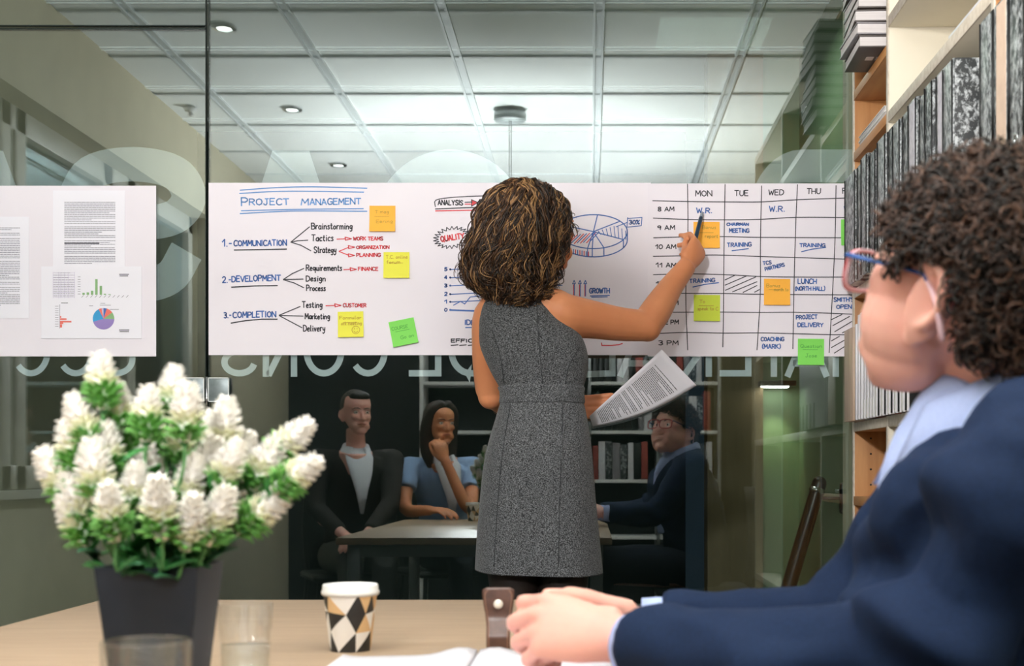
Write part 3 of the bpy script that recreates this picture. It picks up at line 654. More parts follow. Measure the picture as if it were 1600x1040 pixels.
ik.mb.build('printed_table', CM, A2, smooth=False); ik = Ink(on(YP-.0031))
for (x0, y, x1) in ((588, 499, 634), (590, 507, 630), (588, 773, 636), (590, 781, 634)):
    ik.line([Z4(x0, y), Z4(x1, y)], 1.2, 7)
    if y == 507: ik.mb.build('printed_caption', CM, A2, smooth=False); ik = Ink(on(YP-.0031))
ik.mb.build('printed_caption', CM, A2, smooth=False)
# sticky notes
NO = {'o': mat('orange_note', (252, 182, 62), .65, rgb2=(250, 178, 58), scale=6), 'y': mat('yellow_note', (232, 228, 74), .65, rgb2=(228, 224, 68), scale=6),
      'l': mat('lime_note', (204, 220, 64), .65, rgb2=(200, 216, 60), scale=6), 'g': mat('green_note', (128, 218, 92), .65, rgb2=(124, 214, 88), scale=6)}
M['faint'] = mat('pencil', (180, 148, 62), .8, rgb2=(186, 154, 68), scale=200)
M['faintg'] = mat('pencil_green', (84, 164, 70), .8, rgb2=(90, 170, 76), scale=200)
NOTES = [(597.5, 341.5, 40.5, 0.0, 'o', 'orange sticky note right of the PROJECT MANAGEMENT heading', [('T mag', 9, 12), ('Eering', 11, 27)]),
 (619.5, 414, 40.5, 0.0, 'y', 'yellow sticky note beside the words ORGANIZATION and PLANNING', [('T.C. online', 4, 10), ('forum', 5, 18)]),
 (548, 506.5, 40, -.02, 'y', 'yellow sticky note with a smiley below the word CUSTOMER', [('Formular', 3, 12), ('work meeting', 3, 21)]),
 (630.5, 519, 40, -.2, 'g', 'tilted green sticky note low on the project paper', [('COURSE', 3, 14), ('Go on', 14, 30)]),
 (1104, 367, 41, 0., 'o', 'orange sticky note behind the raised hand, in the Monday column', [('Bonus', 14, 11), ('report', 18, 25)]),
 (1104.5, 481, 41, .01, 'l', 'lime yellow sticky note in the Monday column below TRAINING', [('To', 9, 13), ('speak to C', 6, 24)]),
 (1214, 456, 41, .01, 'o', 'orange sticky note in the Wednesday column beside LUNCH', [('Bonus', 4, 13), ('month to', 16, 19)]),
 (1267, 549.5, 41, .01, 'g', 'green sticky note hanging over the bottom edge under PROJECT DELIVERY', [('Question', 4, 14), ('Jose?', 12, 29)]),
 (1334.5, 363, 41, 0., 'g', 'green sticky note half hidden behind the folders at the right end', [('Order', 5, 12)])]
for cx, cy, s_, ang, k, lab, words in NOTES:
    y = YP-.0028
    o = flat_sheet('sticky_note', cx-s_/2, cy-s_/2, cx+s_/2, cy+s_/2, y, NO[k], lab, 'sticky note', None, ang, .0006, .005)
    ca, sa = math.cos(ang), math.sin(ang)
    def cv(px, py, cx=cx, cy=cy, ca=ca, sa=sa, s_=s_, y=y):
        u, v = px-cx, py-cy; t = (v+s_/2)/s_; p = on(y)(cx+u*ca-v*sa, cy+u*sa+v*ca); p[1] -= .005*max(t, 0)**2.5; return p
    ik = Ink(cv, lift=.0009); x0, y0 = cx-s_/2, cy-s_/2
    for t, a, b in words: ik.text(t, x0+a, y0+b, min(4.2*len(t), s_-a-3), 5, .8, 0)
    ik.line([(x0+8, y0+17), (x0+s_-10, y0+17)], .7, 0)
    if k == 'y' and cx < 560:
        ik.arc(x0+28, y0+29, 6, 6, 0, 6.3, .8, 0); ik.arc(x0+28, y0+30, 3, 3, 3.4, 6.0, .8, 0, 8); ik.line([(x0+26, y0+26), (x0+26, y0+28)], .8); ik.line([(x0+30, y0+26), (x0+30, y0+28)], .8)
    ik.mb.build('note_writing', M['faintg'] if k == 'g' else M['faint'], o, smooth=False)
# ------------------------------------------------------------------ bookshelf on the right
M['oak'] = mat('warm_oak', (196, 142, 88), .5, rgb2=(168, 112, 62), scale=2.2, detail=5, stretch=(14, 14, 1.6), bump=.05, lo=.3, hi=.7)
M['oakh'] = mat('warm_oak_flat', (196, 142, 88), .5, rgb2=(168, 112, 62), scale=2.2, detail=5, stretch=(14, 1.6, 14), bump=.05, lo=.3, hi=.7)
M['cream'] = mat('cream_laminate', (228, 220, 202), .5, rgb2=(222, 214, 196), scale=5)
M['edgeband'] = mat('pale_edge_band', (214, 204, 190), .5, rgb2=(196, 184, 168), scale=60)
XF = .768; SY1 = 4.135
sh = thing('bookshelf', (.93, 3.0, 0), 'tall oak and cream bookshelf along the right wall beside the glass', 'bookshelf')
def board(name, x0, x1, y0, y1, z0, z1, m, edge=True):
    mb = MB().bbox(x0+(.003 if edge else 0), x1, y0, y1, z0, z1, .0015, 0)
    if edge: mb.bbox(x0, x0+.004, y0, y1, z0, z1, .001, 1)
    return mb.build(name, [m, M['oakh'] if z0 in (1.898, 2.075, .90) else M['edgeband']], sh, smooth='auto')
Y = [1.80, 2.72, 3.66, SY1]
board('side_panel', XF, XR-.005, SY1, SY1+.022, 0, 2.45, M['oak'])
board('divider', XF, XR-.02, 3.66, 3.682, 0, 2.45, M['cream'])
board('divider', XF, XR-.02, 2.70, 2.722, 0, 2.45, M['oak'])
board('side_panel', XF, XR-.005, 1.78, 1.80, 0, 2.45, M['cream'])
MB().box(XR-.02, XR-.008, 1.80, SY1, 0, 2.45).build('back_panel', M['cream'], sh, smooth=False)
for z in (.05, .50, .90, 1.113, 1.50, 1.898, 2.075): board('shelf_board', XF, XR-.021, 3.684, SY1-.001, z, z+.026, M['oakh'])
for (a, b) in ((2.724, 3.658), (1.802, 2.698)):
    for z in (.05, .50, 1.113, 1.50, 1.895, 2.14, 2.42): board('shelf_board', XF, XR-.021, a, b, z, z+.028, M['cream'])
MB().bbox(.80, XR-.03, 1.79, SY1+.02, 2.452, 2.47, .002).build('top_board', M['oakh'], sh, smooth='auto')
holes = MB()
for k in range(9): holes.tube([(XF+.05, SY1+.0005, .98+.032*k*1.4-.2), (XF+.05, SY1-.001, .98+.032*k*1.4-.2)], .003, 8)
holes.build('peg_holes', M['black'], sh)
# marbled lever-arch files
def marble(name, dark, light, sc_, seed, lo=.42, hi=.62):
    m = mat(name, dark, .42, rgb2=light, scale=sc_, detail=8, stretch=(1, 1, .8), lo=lo, hi=hi)
    for n in m.node_tree.nodes:
        if n.type == 'TEX_NOISE': n.inputs['Distortion'].default_value = .35; n.inputs['Roughness'].default_value = .72
        if n.type == 'MAPPING': n.inputs['Location'].default_value = (seed*3.1, seed*1.7, seed)
    return m
M['mb1'] = marble('marbled_board', (30, 34, 36), (190, 194, 196), 62, 1); M['mb2'] = marble('marbled_board_dark', (22, 26, 28), (176, 180, 182), 70, 5, .48, .62)
M['mb3'] = marble('marbled_spine', (48, 54, 56), (184, 188, 190), 75, 9, .42, .62)
M['lab_b'] = mat('beige_label', (222, 196, 176), .7, rgb2=(214, 188, 168), scale=30); M['lab_w'] = mat('grey_label', (206, 204, 212), .7, rgb2=(186, 184, 194), scale=70)
M['leafs'] = mat('page_block', (226, 222, 214), .8, rgb2=(206, 202, 194), scale=120)
def lever_file(y1, wd, h, depth, x0, z0, label, lab=None, spine='mb3', tilt=0.):
    t = thing('lever_arch_file', (x0+depth/2, y1-wd/2, z0), label, 'file folder', 'marbled files on the shelf')
    c = MB().bbox(x0+.004, x0+depth, y1-wd, y1-wd+.004, z0, z0+h, .001).bbox(x0+.004, x0+depth, y1-.004, y1, z0, z0+h, .001)
    c.build('cover', M['mb2'], t, smooth='auto')
    MB().bbox(x0, x0+.006, y1-wd, y1, z0, z0+h, .0025).build('spine', M[spine], t, smooth='auto')
    MB().box(x0+.008, x0+depth-.01, y1-wd+.006, y1-.010, z0+.004, z0+h-.012).build('pages', M['leafs'], t, smooth=False)
    e = MB().tube([(x0-.0012, y1-.0015, z0+.004), (x0-.0012, y1-.0015, z0+h-.004)], .0016, 8).tube([(x0-.0012, y1-wd+.0015, z0+.004), (x0-.0012, y1-wd+.0015, z0+h-.004)], .0016, 8)
    e.build('metal_edge', M['black'], t)
    if lab: MB().box(x0-.0012, x0+.0, y1-wd*.82, y1-wd*.22, z0+.02, z0+h-.006).build('spine_label', M[lab], t, smooth=False)
    g = MB().lathe([(.006, 0), (.012, 0), (.012, .002), (.006, .002), (.006, 0)], (0, 0, 0), 20, cap0=False, cap1=False).xform(Matrix.Translation((x0-.001, y1-wd/2, z0+.045)) @ Matrix.Rotation(-math.pi/2, 4, 'Y'))
    g.build('finger_ring', M['chrome'], t)
zb = 1.527
spec = [(4.105, .155, None, 'mb1'), (3.945, .078, None, 'mb3'), (3.862, .078, None, 'mb3'), (3.780, .082, None, 'mb2'), (3.645, .10, None, 'mb3'), (3.542, .078, None, 'mb2'),
        (3.460, .080, None, 'mb3'), (3.375, .078, None, 'mb1'), (3.292, .080, 'lab_w', 'mb3'), (3.205, .070, None, 'mb3'), (3.130, .072, None, 'mb2'), (3.050, .078, 'lab_w', 'mb3'), (2.968, .082, None, 'mb3')]
for i, (y1, wd, lab, sp) in enumerate(spec):
    nth = ['first', 'second', 'third', 'fourth', 'fifth', 'sixth', 'seventh', 'eighth', 'ninth', 'tenth', 'eleventh', 'twelfth', 'thirteenth'][i]
    txt = 'black marbled file folder, %s from the glass in the upper row' % nth
    if lab: txt = 'marbled file folder with grey spine label, %s from the glass' % nth
    lever_file(y1, wd-.003, .312+.004*((i*7) % 3), .29, .738+(0.006 if i % 2 else 0), zb, txt, lab, sp)
lever_file(2.685, .085, .318, .29, .738, zb, 'marbled file folder standing just past the gap, without label', None, 'mb3')
lever_file(2.597, .095, .318, .29, .738, zb, 'marbled file folder with beige spine label behind the man\'s hair', 'lab_b', 'mb3')
lever_file(2.498, .085, .318, .29, .738, zb, 'marbled file folder nearest the camera at the right edge', None, 'mb1')
# pile of magazines on the upper shelf, overhanging the front
M['cov1'] = mat('dark_brown_cover', (70, 60, 56), .4, rgb2=(62, 53, 49), scale=12); M['cov2'] = mat('grey_cover', (132, 128, 132), .4, rgb2=(120, 116, 120), scale=12)
M['pagew'] = mat('page_edges', (214, 208, 208), .8, rgb2=(196, 190, 190), scale=4, stretch=(1, 1, 90)); M['sqr'] = mat('pale_square', (206, 198, 196), .5, rgb2=(200, 192, 190), scale=10)
Z0 = 2.103
NTH = ['bottom magazine of the pile on top of the oak shelf', 'second magazine from the bottom of the pile on the oak shelf', 'third magazine from the bottom of the pile on the oak shelf', 'middle magazine of the pile on the oak shelf',
       'fifth magazine from the bottom of the pile on the oak shelf', 'sixth magazine from the bottom of the pile on the oak shelf', 'seventh magazine up in the pile on the oak shelf', 'eighth magazine up in the pile on the oak shelf', 'topmost magazine of the pile on the oak shelf']
for i in range(9):
    z = Z0+i*.034; rz = -.02+.04*math.sin(i*2.1); hx, hy = .155, .118
    Tm = Matrix.Translation((.705+hx-.01*((i*3) % 4)/3+.0, 3.823+.004*math.sin(i*1.7), z)) @ Matrix.Rotation(rz, 4, 'Z')
    t = thing('magazine', Tm.translation, NTH[i], 'magazine', 'magazines piled on the upper shelf')
    MB().bbox(-hx+.003, hx-.003, -hy+.003, hy-.003, .0045, .0285, .001).xform(Tm).build('pages', M['pagew'], t, smooth='auto')
    c = MB().bbox(-hx, hx, -hy, hy, .0005, .0045, .0015).bbox(-hx, hx, -hy, hy, .0285, .0325, .0015).bbox(hx-.004, hx, -hy, hy, .0005, .0325, .0015)
    co = c.xform(Tm).build('cover', [M['cov1'] if i % 3 != 1 else M['cov2']], t, smooth='auto')
    if i == 0:
        MB().box(-hx+.035, -hx+.055, -.03, .0, -.0003, .0006).box(-hx+.062, -hx+.082, -.03, .0, -.0003, .0006).xform(Tm).build('cover_print', M['sqr'], t, smooth=False)
# white books lying on the oak board
for i, (z, nm) in enumerate(((1.925, 'lower white book lying on the small oak shelf'), (1.941, 'upper white book lying on the small oak shelf'))):
    t = thing('book', (.90, 3.87, z), nm, 'book', 'white books lying on the oak shelf')
    MB().bbox(.775, .99, 3.72+.01*i, 4.08, z+.002, z+.0135, .001).build('pages', M['pagew'], t, smooth='auto')
    MB().bbox(.772, .992, 3.717+.01*i, 4.083, z, z+.002, .0006).bbox(.772, .992, 3.717+.01*i, 4.083, z+.0135, z+.0155, .0006).build('cover', M['white'], t, smooth='auto')
# lower row: wooden magazine box, clear folders, white journals
M['palewood'] = mat('pale_wood', (196, 172, 152), .5, rgb2=(172, 148, 128), scale=2.5, detail=5, stretch=(18, 18, 2.4), lo=.3, hi=.7)
zb2 = 1.1405
t = thing('magazine_box', (.86, 4.06, zb2), 'pale wooden magazine box at the glass end of the lower row', 'magazine box')
MB().bbox(.738, .745, 3.985, 4.118, zb2, zb2+.262, .001).bbox(.745, .985, 3.985, 3.992, zb2, zb2+.262, .001).bbox(.745, .985, 4.111, 4.118, zb2, zb2+.262, .001).bbox(.745, .985, 3.99, 4.112, zb2, zb2+.006, .001).build('body', M['palewood'], t, smooth='auto')
MB().box(.752, .975, 3.998, 4.10, zb2+.007, zb2+.25).build('paper_filling', M['leafs'], t, smooth=False)
M['clear'] = glass_mat('clear_plastic', .12, (.86, .87, .88)); M['plast'] = mat('pale_plastic', (214, 212, 216), .35, rgb2=(202, 200, 206), scale=12)
for i in range(5):
    y = 3.975-.019*i
    o = MB().bbox(.742+.004*(i % 2), .965, y-.015, y, zb2, zb2+.268+.012*((i*5) % 3), .002).build('plastic_folder', M['plast'], at=(.85, y-.008, zb2))
    tag(o, ['white plastic folder right next to the wooden magazine box', 'second white plastic folder from the wooden magazine box', 'third white plastic folder from the wooden magazine box', 'fourth white plastic folder from the wooden magazine box', 'white plastic folder beside the thin journals'][i], 'folder', 'white folders in the lower row')
M['jr'] = mat('red_cover', (150, 62, 52), .45, rgb2=(140, 56, 46), scale=10); M['jg'] = mat('grey_violet_cover', (104, 92, 98), .45, rgb2=(96, 84, 90), scale=10)
JN = ['first', 'second', 'third', 'fourth', 'fifth', 'sixth', 'seventh', 'eighth', 'ninth', 'tenth', 'eleventh', 'twelfth', 'thirteenth', 'fourteenth']
for i in range(14):
    y = 3.872-.0395*i; wd = .030
    t = thing('journal', (.85, y-wd/2, zb2), 'thin white-spined journal in the lower row, %s from the folders' % JN[i], 'magazine', 'journals in the lower row')
    hh = .262+.006*((i*3) % 4)
    MB().bbox(.746, .752, y-wd*.55, y, zb2, zb2+hh, .001).build('spine', M['plast'], t, smooth='auto')
    MB().bbox(.752, .96, y-wd*.5, y-.001, zb2, zb2+hh-.002, .0008).build('cover', M['jr'] if i % 6 == 3 else M['jg'], t, smooth='auto')
    hl = .052 if i < 4 else .085
    MB().box(.7448, .7460, y-wd*.55, y, zb2+.002, zb2+hl).box(.7525, .80, y-wd*.5-.0012, y-wd*.5, zb2+.002, zb2+hl).build('base_label', M['black'] if i % 2 and i > 3 else M['white'], t, smooth=False)
o = MB().bbox(.80, .87, 3.75, 3.83, .926, .940, .004).build('dark_case', M['black'], at=(.83, 3.79, .926)); tag(o, 'small flat dark case lying on the low oak shelf', 'case')
o = MB().lathe([(.0, 0), (.03, 0), (.034, .01), (.034, .055), (.03, .055), (.03, .01), (.0, .008)], (.84, 3.30, 2.168), 24).build('paper_roll', M['white'], at=(.84, 3.3, 2.168)); bpy.data.objects.remove(o)
o = MB().bbox(.772, 1.0, 2.80, 3.06, 1.9235, 1.934, .002).build('document_tray', M['plast'], at=(.88, 2.93, 1.9235)); tag(o, 'flat grey folder lying on the cream upper shelf', 'folder')
# ------------------------------------------------------------------ table and what stands on it
M['tabletop'] = mat('light_wood_laminate', (178, 154, 128), .42, rgb2=(160, 135, 109), scale=2.6, detail=7, stretch=(2.2, 26, 8), bump=.03, lo=.25, hi=.75)
M['grey_leg'] = mat('grey_metal', (150, 152, 154), .35, .6, rgb2=(144, 146, 148), scale=14)
TZ = .74; TX0, TX1, TY0, TY1 = -.985, .088, .80, 2.868
t = thing('conference_table', ((TX0+TX1)/2, (TY0+TY1)/2, 0), 'light wood conference table in the foreground', 'table')
MB().bbox(TX0, TX1, TY0, TY1, TZ-.028, TZ, .003).build('tabletop', M['tabletop'], t, smooth='auto')
for x in (TX0+.06, TX1-.06):
    for y in (TY0+.08, TY1-.08): MB().bbox(x-.025, x+.025, y-.025, y+.025, 0, TZ-.028, .004).build('leg', M['grey_leg'], t, smooth='auto')
for y in (TY0+.08, TY1-.08): MB().bbox(TX0+.085, TX1-.085, y-.02, y+.02, TZ-.078, TZ-.0285, .003).build('crossbar', M['grey_leg'], t, smooth='auto')
# ---- planter with white clover-like blooms
M['pot'] = mat('charcoal_pot', (25, 35, 48), .6, rgb2=(22, 32, 44), scale=30, bump=.02)
M['soil'] = mat('dark_soil', (38, 34, 30), .95, rgb2=(28, 25, 22), scale=80, bump=.6)
M['bloomw'] = mat('white_petal', (248, 244, 240), .6, rgb2=(240, 236, 226), scale=40); M['bloomc'] = mat('cream_petal', (236, 234, 206), .6, rgb2=(226, 226, 190), scale=40)
M['bractg'] = mat('green_bract', (112, 172, 84), .55, rgb2=(88, 150, 66), scale=40); M['stem'] = mat('green_stem', (88, 142, 82), .6, rgb2=(66, 118, 66), scale=40)
M['leaf'] = mat('green_leaf', (60, 132, 62), .5, rgb2=(42, 108, 50), scale=30); M['leafd'] = mat('deep_green_leaf', (34, 92, 56), .5, rgb2=(26, 76, 46), scale=30)
pd = 1.42; PXc = (225.5-CX)*pd/F; PW = .0525; PYc = pd+PW+.002
plant = thing('potted_plant', (PXc, PYc, TZ), 'white-flowering artificial plant in a square charcoal pot on the table', 'plant')
hb, ht = .036, PW; pz = .163
mb = MB(); rs = []
for (hw, z) in ((hb, 0), (ht, pz), (ht-.005, pz), (ht-.008, pz-.03)):
    ring = []
    for sx, sy in ((-1, -1), (1, -1), (1, 1), (-1, 1)):
        for k in range(5):
            a0 = math.atan2(sy, sx)-math.pi/4+k/4*math.pi/2; r = .004
            ring.append((PXc+sx*(hw-r)+r*math.cos(a0), PYc+sy*(hw-r)+r*math.sin(a0), TZ+z))
    rs.append(ring)
mb.rings(rs, 0, True, False); mb.build('pot', M['pot'], plant, smooth='auto')
MB().bbox(PXc-ht+.009, PXc+ht-.009, PYc-ht+.009, PYc+ht-.009, TZ+pz-.035, TZ+pz-.016, .003).build('soil', M['soil'], plant)
def bract(mb, base, d, up, L, W, m):
    d = unit(d); s_ = unit(np.cross(d, up)); nn = unit(np.cross(s_, d)); g = []
    for t_, wv, b in ((0, .35, 0), (.3, 1, .10), (.65, .85, .12), (.88, .4, .06), (1, .04, -.02)):
        c = np.asarray(base)+d*L*t_+nn*L*b
        g.append([c-s_*W*wv-nn*W*.25*wv, c+nn*W*.12, c+s_*W*wv-nn*W*.25*wv])
    mb.sheet(g, .0007, m)
def bloom(seed, green):
    r = random.Random(seed); mb = MB(); Lh = .060; n = 130
    mb.loft([(0, 0, z*Lh, .0098*math.sin(math.pi*min(1, .22+z*.73))**.9, .0098*math.sin(math.pi*min(1, .22+z*.73))**.9) for z in np.linspace(0, .95, 8)], 10, 0)
    for i in range(n):
        f = i/n; z = f**.9*Lh*.92; a = i*2.39996+r.uniform(-.2, .2); rad = .0120*math.sin(math.pi*min(1, .24+f*.70))**.9
        tilt = .38+.55*f+r.uniform(-.22, .22); d = (math.cos(a)*math.cos(tilt), math.sin(a)*math.cos(tilt), math.sin(tilt))
        m = 2 if f < green else (1 if f < green+.22 else 0)
        bract(mb, (rad*.72*math.cos(a), rad*.72*math.sin(a), z), d, (0, 0, 1) if abs(d[2]) < .97 else (1, 0, 0), .0140*(1.2 if m == 2 else 1-.25*f), .0032*(1.3 if m == 2 else 1), m)
    return mb
HEADS = [(162, 640, -4, 0), (264, 646, 6, .03), (140, 690, -24, -.01), (188, 676, -4, .02), (229, 690, 2, -.01), (289, 690, 4, -.03), (347, 708, 6, .02), (424, 715, 48, .02), (427, 768, 55, -.01), (394, 765, 28, .01), (338, 760, 26, -.02),
         (366, 758, 14, .04), (366, 828, 56, -.01), (322, 850, 22, -.03), (289, 858, 14, -.04), (253, 842, 0, -.05), (181, 844, -3, -.05), (207, 800, 6, -.02), (152, 782, -8, -.03), (171, 748, -6, .0), (129, 745, -18, .01), (116, 782, -34, .01),
         (132, 822, -22, .0), (140, 852, -28, .0), (201, 712, 0, .04), (276, 728, 8, .03), (285, 788, 16, -.02), (305, 770, 20, .0), (224, 772, 2, .04), (242, 800, 3, .03), (346, 812, 18, .03), (324, 722, 8, .05), (250, 722, 0, .06), (300, 815, 12, .02), (160, 812, -10, .04)]
blooms = {}
stems = MB(); leaves = MB(); leaves2 = MB(); rg = random.Random(11)
for i, (px, py, ang, dd) in enumerate(HEADS):
    d = PYc+dd*1.3; base = U(px, py, d); gi = (i % 4); key = gi
    if key not in blooms:
        blooms[key] = bloom(gi, (.34, .22, .12, .26)[gi]).build('flower_head', [M['bloomw'], M['bloomc'], M['bractg']], plant)
        o = blooms[key]
    else: o = blooms[key].copy(); COL.objects.link(o)
    o.location = tuple(base-np.array(plant.location)); 
    if o.data.get('z') is None:
        me = o.data; off = np.array(plant.location); co = np.empty(len(me.vertices)*3); me.vertices.foreach_get('co', co); co = (co.reshape(-1, 3)+off); me.vertices.foreach_set('co', co.ravel()); me['z'] = 1; me.update()
    o.rotation_euler = (rg.uniform(-.15, .1)+(-.25 if dd < -.03 else 0)*-1, math.radians(ang), 0); s_ = rg.uniform(.86, 1.08); o.scale = (s_, s_, s_)
    root = np.array([PXc+(px-240)*.00017+rg.uniform(-.01, .01), PYc+dd*.5, TZ+pz-.02]); dirv = np.array([math.sin(math.radians(ang)), 0, math.cos(math.radians(ang))])
    p2 = base-dirv*.03; mid = root*.55+p2*.45+np.array([0, 0, .02])
    stems.tube([root, mid, p2, base+dirv*.004], [.0022, .002, .0018, .0022], 7, sub=5)
    for q in range(3):
        t_ = rg.uniform(.35, .95); c = root*(1-t_)+p2*t_; a = rg.uniform(0, 6.28); dv = (math.cos(a)*.8+dirv[0]*.4, math.sin(a)*.8, rg.uniform(.1, .8))
        bract(leaves if rg.random() < .5 else leaves2, c, dv, (0, 0, 1), rg.uniform(.028, .045), rg.uniform(.008, .013), 0)
    for q in range(4):
        a = rg.uniform(0, 6.28); dv = (math.cos(a)*.55+dirv[0]*.8, math.sin(a)*.55, .55+dirv[2]*.3); bract(leaves, base-dirv*.004, dv, (0, 0, 1), .024, .0075, 0)
me = None
stems.build('stems', M['stem'], plant); leaves.build('leaves', M['leaf'], plant); leaves2.build('leaves', M['leafd'], plant)
# ---- water glasses
M['glassware'] = glass_mat('drinking_glass', .045, (.965, .972, .972))
M['water'] = glass_mat('water', .035, (.93, .95, .95))
def tumbler(px, d, r, h, level, label):
    c = U(px, 0, d); c[2] = TZ+.0005
    t = thing('water_glass', c, label, 'glass')
    rb = r*.90
    MB().lathe([(.0005, 0), (rb-.003, 0), (rb, .003), (r, h-.001), (r-.0009, h), (r-.0018, h-.001), (rb-.0022, .010), (rb-.006, .008), (.0005, .008)], c, 56, cap0=True, cap1=True).build('tumbler', M['glassware'], t)
    if level:
        rl = rb+(r-rb)*level/h-.0024
        MB().lathe([(.0005, .0085), (rb-.0066, .0085), (rb-.0028, .0105), (rl, level), (.0005, level)], c, 56).build('water', M['water'], t)
tumbler(383, 1.79, .0345, .093, .041, 'clear water glass behind the charcoal pot, beside the paper cup')
tumbler(229, 1.235, .0385, .112, .05, 'clear water glass in front of the charcoal pot at the bottom edge')
# ---- patterned paper cup
M['cupk'] = mat('cup_black', (46, 44, 42), .5, rgb2=(42, 40, 38), scale=20); M['cupt'] = mat('cup_tan', (222, 184, 136), .5, rgb2=(216, 178, 130), scale=20); M['cupw'] = mat('cup_white', (244, 240, 236), .5, rgb2=(240, 236, 232), scale=20)
def paper_cup(c, label, seed):
    t = thing('paper_cup', c, label, 'cup'); N, R = 7, 3; h = .083; r0, r1 = .029, .0385; pts = []; rr = random.Random(seed)
    grid = [[(k+(.5 if i % 2 else 0)+rr.uniform(-.28, .28), h*i/R+(rr.uniform(-.006, .006) if 0 < i < R else 0)) for k in range(N)] for i in range(R+1)]
    mb = MB(); cols = [0, 1, 2, 1, 0, 2, 1]; ci = 0
    def sub(a, b, cc, m):
        K = 5
        P = lambda u, v: (a[0]*(1-u-v)+b[0]*u+cc[0]*v, a[1]*(1-u-v)+b[1]*u+cc[1]*v)
        def W(q): rad = r0+(r1-r0)*q[1]/h; th = 2*math.pi*q[0]/N; return (c[0]+rad*math.cos(th), c[1]+rad*math.sin(th), c[2]+q[1])
        idx = {}; vs = []
        for i in range(K+1):
            for j in range(K+1-i): idx[i, j] = len(vs); vs.append(W(P(i/K, j/K)))
        fs = []
        for i in range(K):
            for j in range(K-i):
                fs.append((idx[i, j], idx[i+1, j], idx[i, j+1]))
                if i+j < K-1: fs.append((idx[i+1, j], idx[i+1, j+1], idx[i, j+1]))
        mb.add(vs, fs, m)
    prev = -1
    for i in range(R):
        for k in range(N):
            g = lambda a, b: (grid[a][b % N][0]+(N if b >= N else 0), grid[a][b % N][1])
            if i % 2 == 0: T = [(g(i, k), g(i, k+1), g(i+1, k)), (g(i, k+1), g(i+1, k+1), g(i+1, k))]
            else: T = [(g(i, k), g(i+1, k+1), g(i+1, k)), (g(i, k), g(i, k+1), g(i+1, k+1))]
            for q in T:
                ch = rr.choice([x for x in (0, 0, 1, 1, 2, 2) if x != prev]); prev = ch; sub(*q, ch)
    mb.build('cup_sleeve', [M['cupk'], M['cupt'], M['cupw']], t)
    MB().lathe([(.0005, .0005), (r0-.001, .0005), (r1-.001, h), (.0005, h)], c, 40).build('cup_body', M['cupw'], t)
    MB().lathe([(.0395, h-.003), (.0415, h-.001), (.0418, h+.003), (.0402, h+.005), (.0400, h+.011), (.0388, h+.013), (.0365, h+.013), (.0355, h+.009), (.0005, h+.009)], c, 48, cap0=False).build('lid', M['white'], t)
c = U(547.5, 0, 2.06); c[2] = TZ; paper_cup(c, 'paper coffee cup with black, tan and white triangles and a white lid', 3)
paper_cup(np.array([-.60, 1.02, TZ]), 'second triangle-patterned paper cup, seen only mirrored in the glass beside the seated woman', 8)
# ---- leather strap with rivet
M['leather'] = mat('brown_leather', (92, 66, 56), .32, rgb2=(76, 54, 46), scale=90, bump=.12); M['rivet'] = mat('pale_rivet', (226, 218, 206), .3, .3, rgb2=(220, 212, 200), scale=30)
M['stitch'] = mat('tan_stitch', (150, 112, 92), .7, rgb2=(140, 104, 84), scale=300)
d = 2.0; c = U(779, 0, d); c[2] = TZ
st = thing('leather_strap', c, 'upright brown leather strap with a pale rivet, beside the clasped hands', 'strap')
prof = [(0, .0), (.004, .012), (.006, .025), (.002, .040), (-.001, .055), (.001, .075), (.003, .0945)]
wid = [.0165, .0165, .0165, .0168, .0185, .0215, .0228]
fine = catmull([np.array([a, b, w_]) for (a, b), w_ in zip(prof, wid)], 6); grid = []
for k, (dy, z, w_) in enumerate(fine):
    f = z/.0945; cut = 1 if f < .93 else math.sqrt(max(.0, 1-((f-.93)/.075)**2))*.25+.75
    if k == len(fine)-1: cut = .70
    grid.append([np.array([c[0]+w_*cut*u-.004*(1-f)*0, d-dy*1.6, TZ+.0015+z]) for u in np.linspace(-1, 1, 9)])
MB().sheet(grid, .0035).build('strap', M['leather'], st)
s2 = MB()
for sg in (-1, 1): s2.tube([np.array([c[0]+sg*(w_-.0032), d-dy*1.6-.0020, TZ+.0015+z]) for dy, z, w_ in fine[:-3]], .0006, 6)
top = fine[-4]; s2.tube([np.array([c[0]+math.cos(a)*(top[2]-.0032), d-top[0]*1.6-.0022, TZ+.0015+top[1]+math.sin(a)*.009]) for a in np.linspace(0, math.pi, 9)], .0006, 6)
s2.build('stitching', M['stitch'], st)
MB().lathe([(.0002, .0024), (.004, .002), (.0062, .0008), (.0066, 0), (.0002, 0)], (0, 0, 0), 24).xform(Matrix.Translation((c[0], d-.0055, TZ+.073)) @ Matrix.Rotation(math.pi/2, 4, 'X')).build('rivet', M['rivet'], st)
MB().bbox(c[0]-.03, c[0]+.03, d-.004, d+.05, TZ, TZ+.0035, .0012).build('strap_base', M['leather'], st, smooth='auto')
# ---- open notebook
nb = thing('notebook', (-.16, 1.78, TZ), 'open white notebook lying on the table under the clasped hands', 'notebook')
MB().bbox(-.345, .045, 1.60, 1.915, TZ, TZ+.003, .001).build('cover', M['cov2'] if 'cov2' in M else M['white'], nb, smooth='auto')
for sgn, x0, x1 in ((-1, -.15, -.335), (1, -.146, .038)):
    for lay in range(3):
        grid = []
        for i in range(5):
            row = []
            for j in range(15):
                t_ = j/14; x = x0+(x1-x0)*(t_*(1-.012*lay)); z = TZ+.0035+.003*lay+.012*math.exp(-((t_-.12)/.16)**2)*(.4+.2*lay)+.004*(1-t_)+(.004*lay*max(0, t_-.9)*10*.4)
                row.append((x, 1.604+.306*i/4-.002*lay, z))
            grid.append(row)
        MB().sheet(grid, .0026).build('page', M['sheet'], nb)
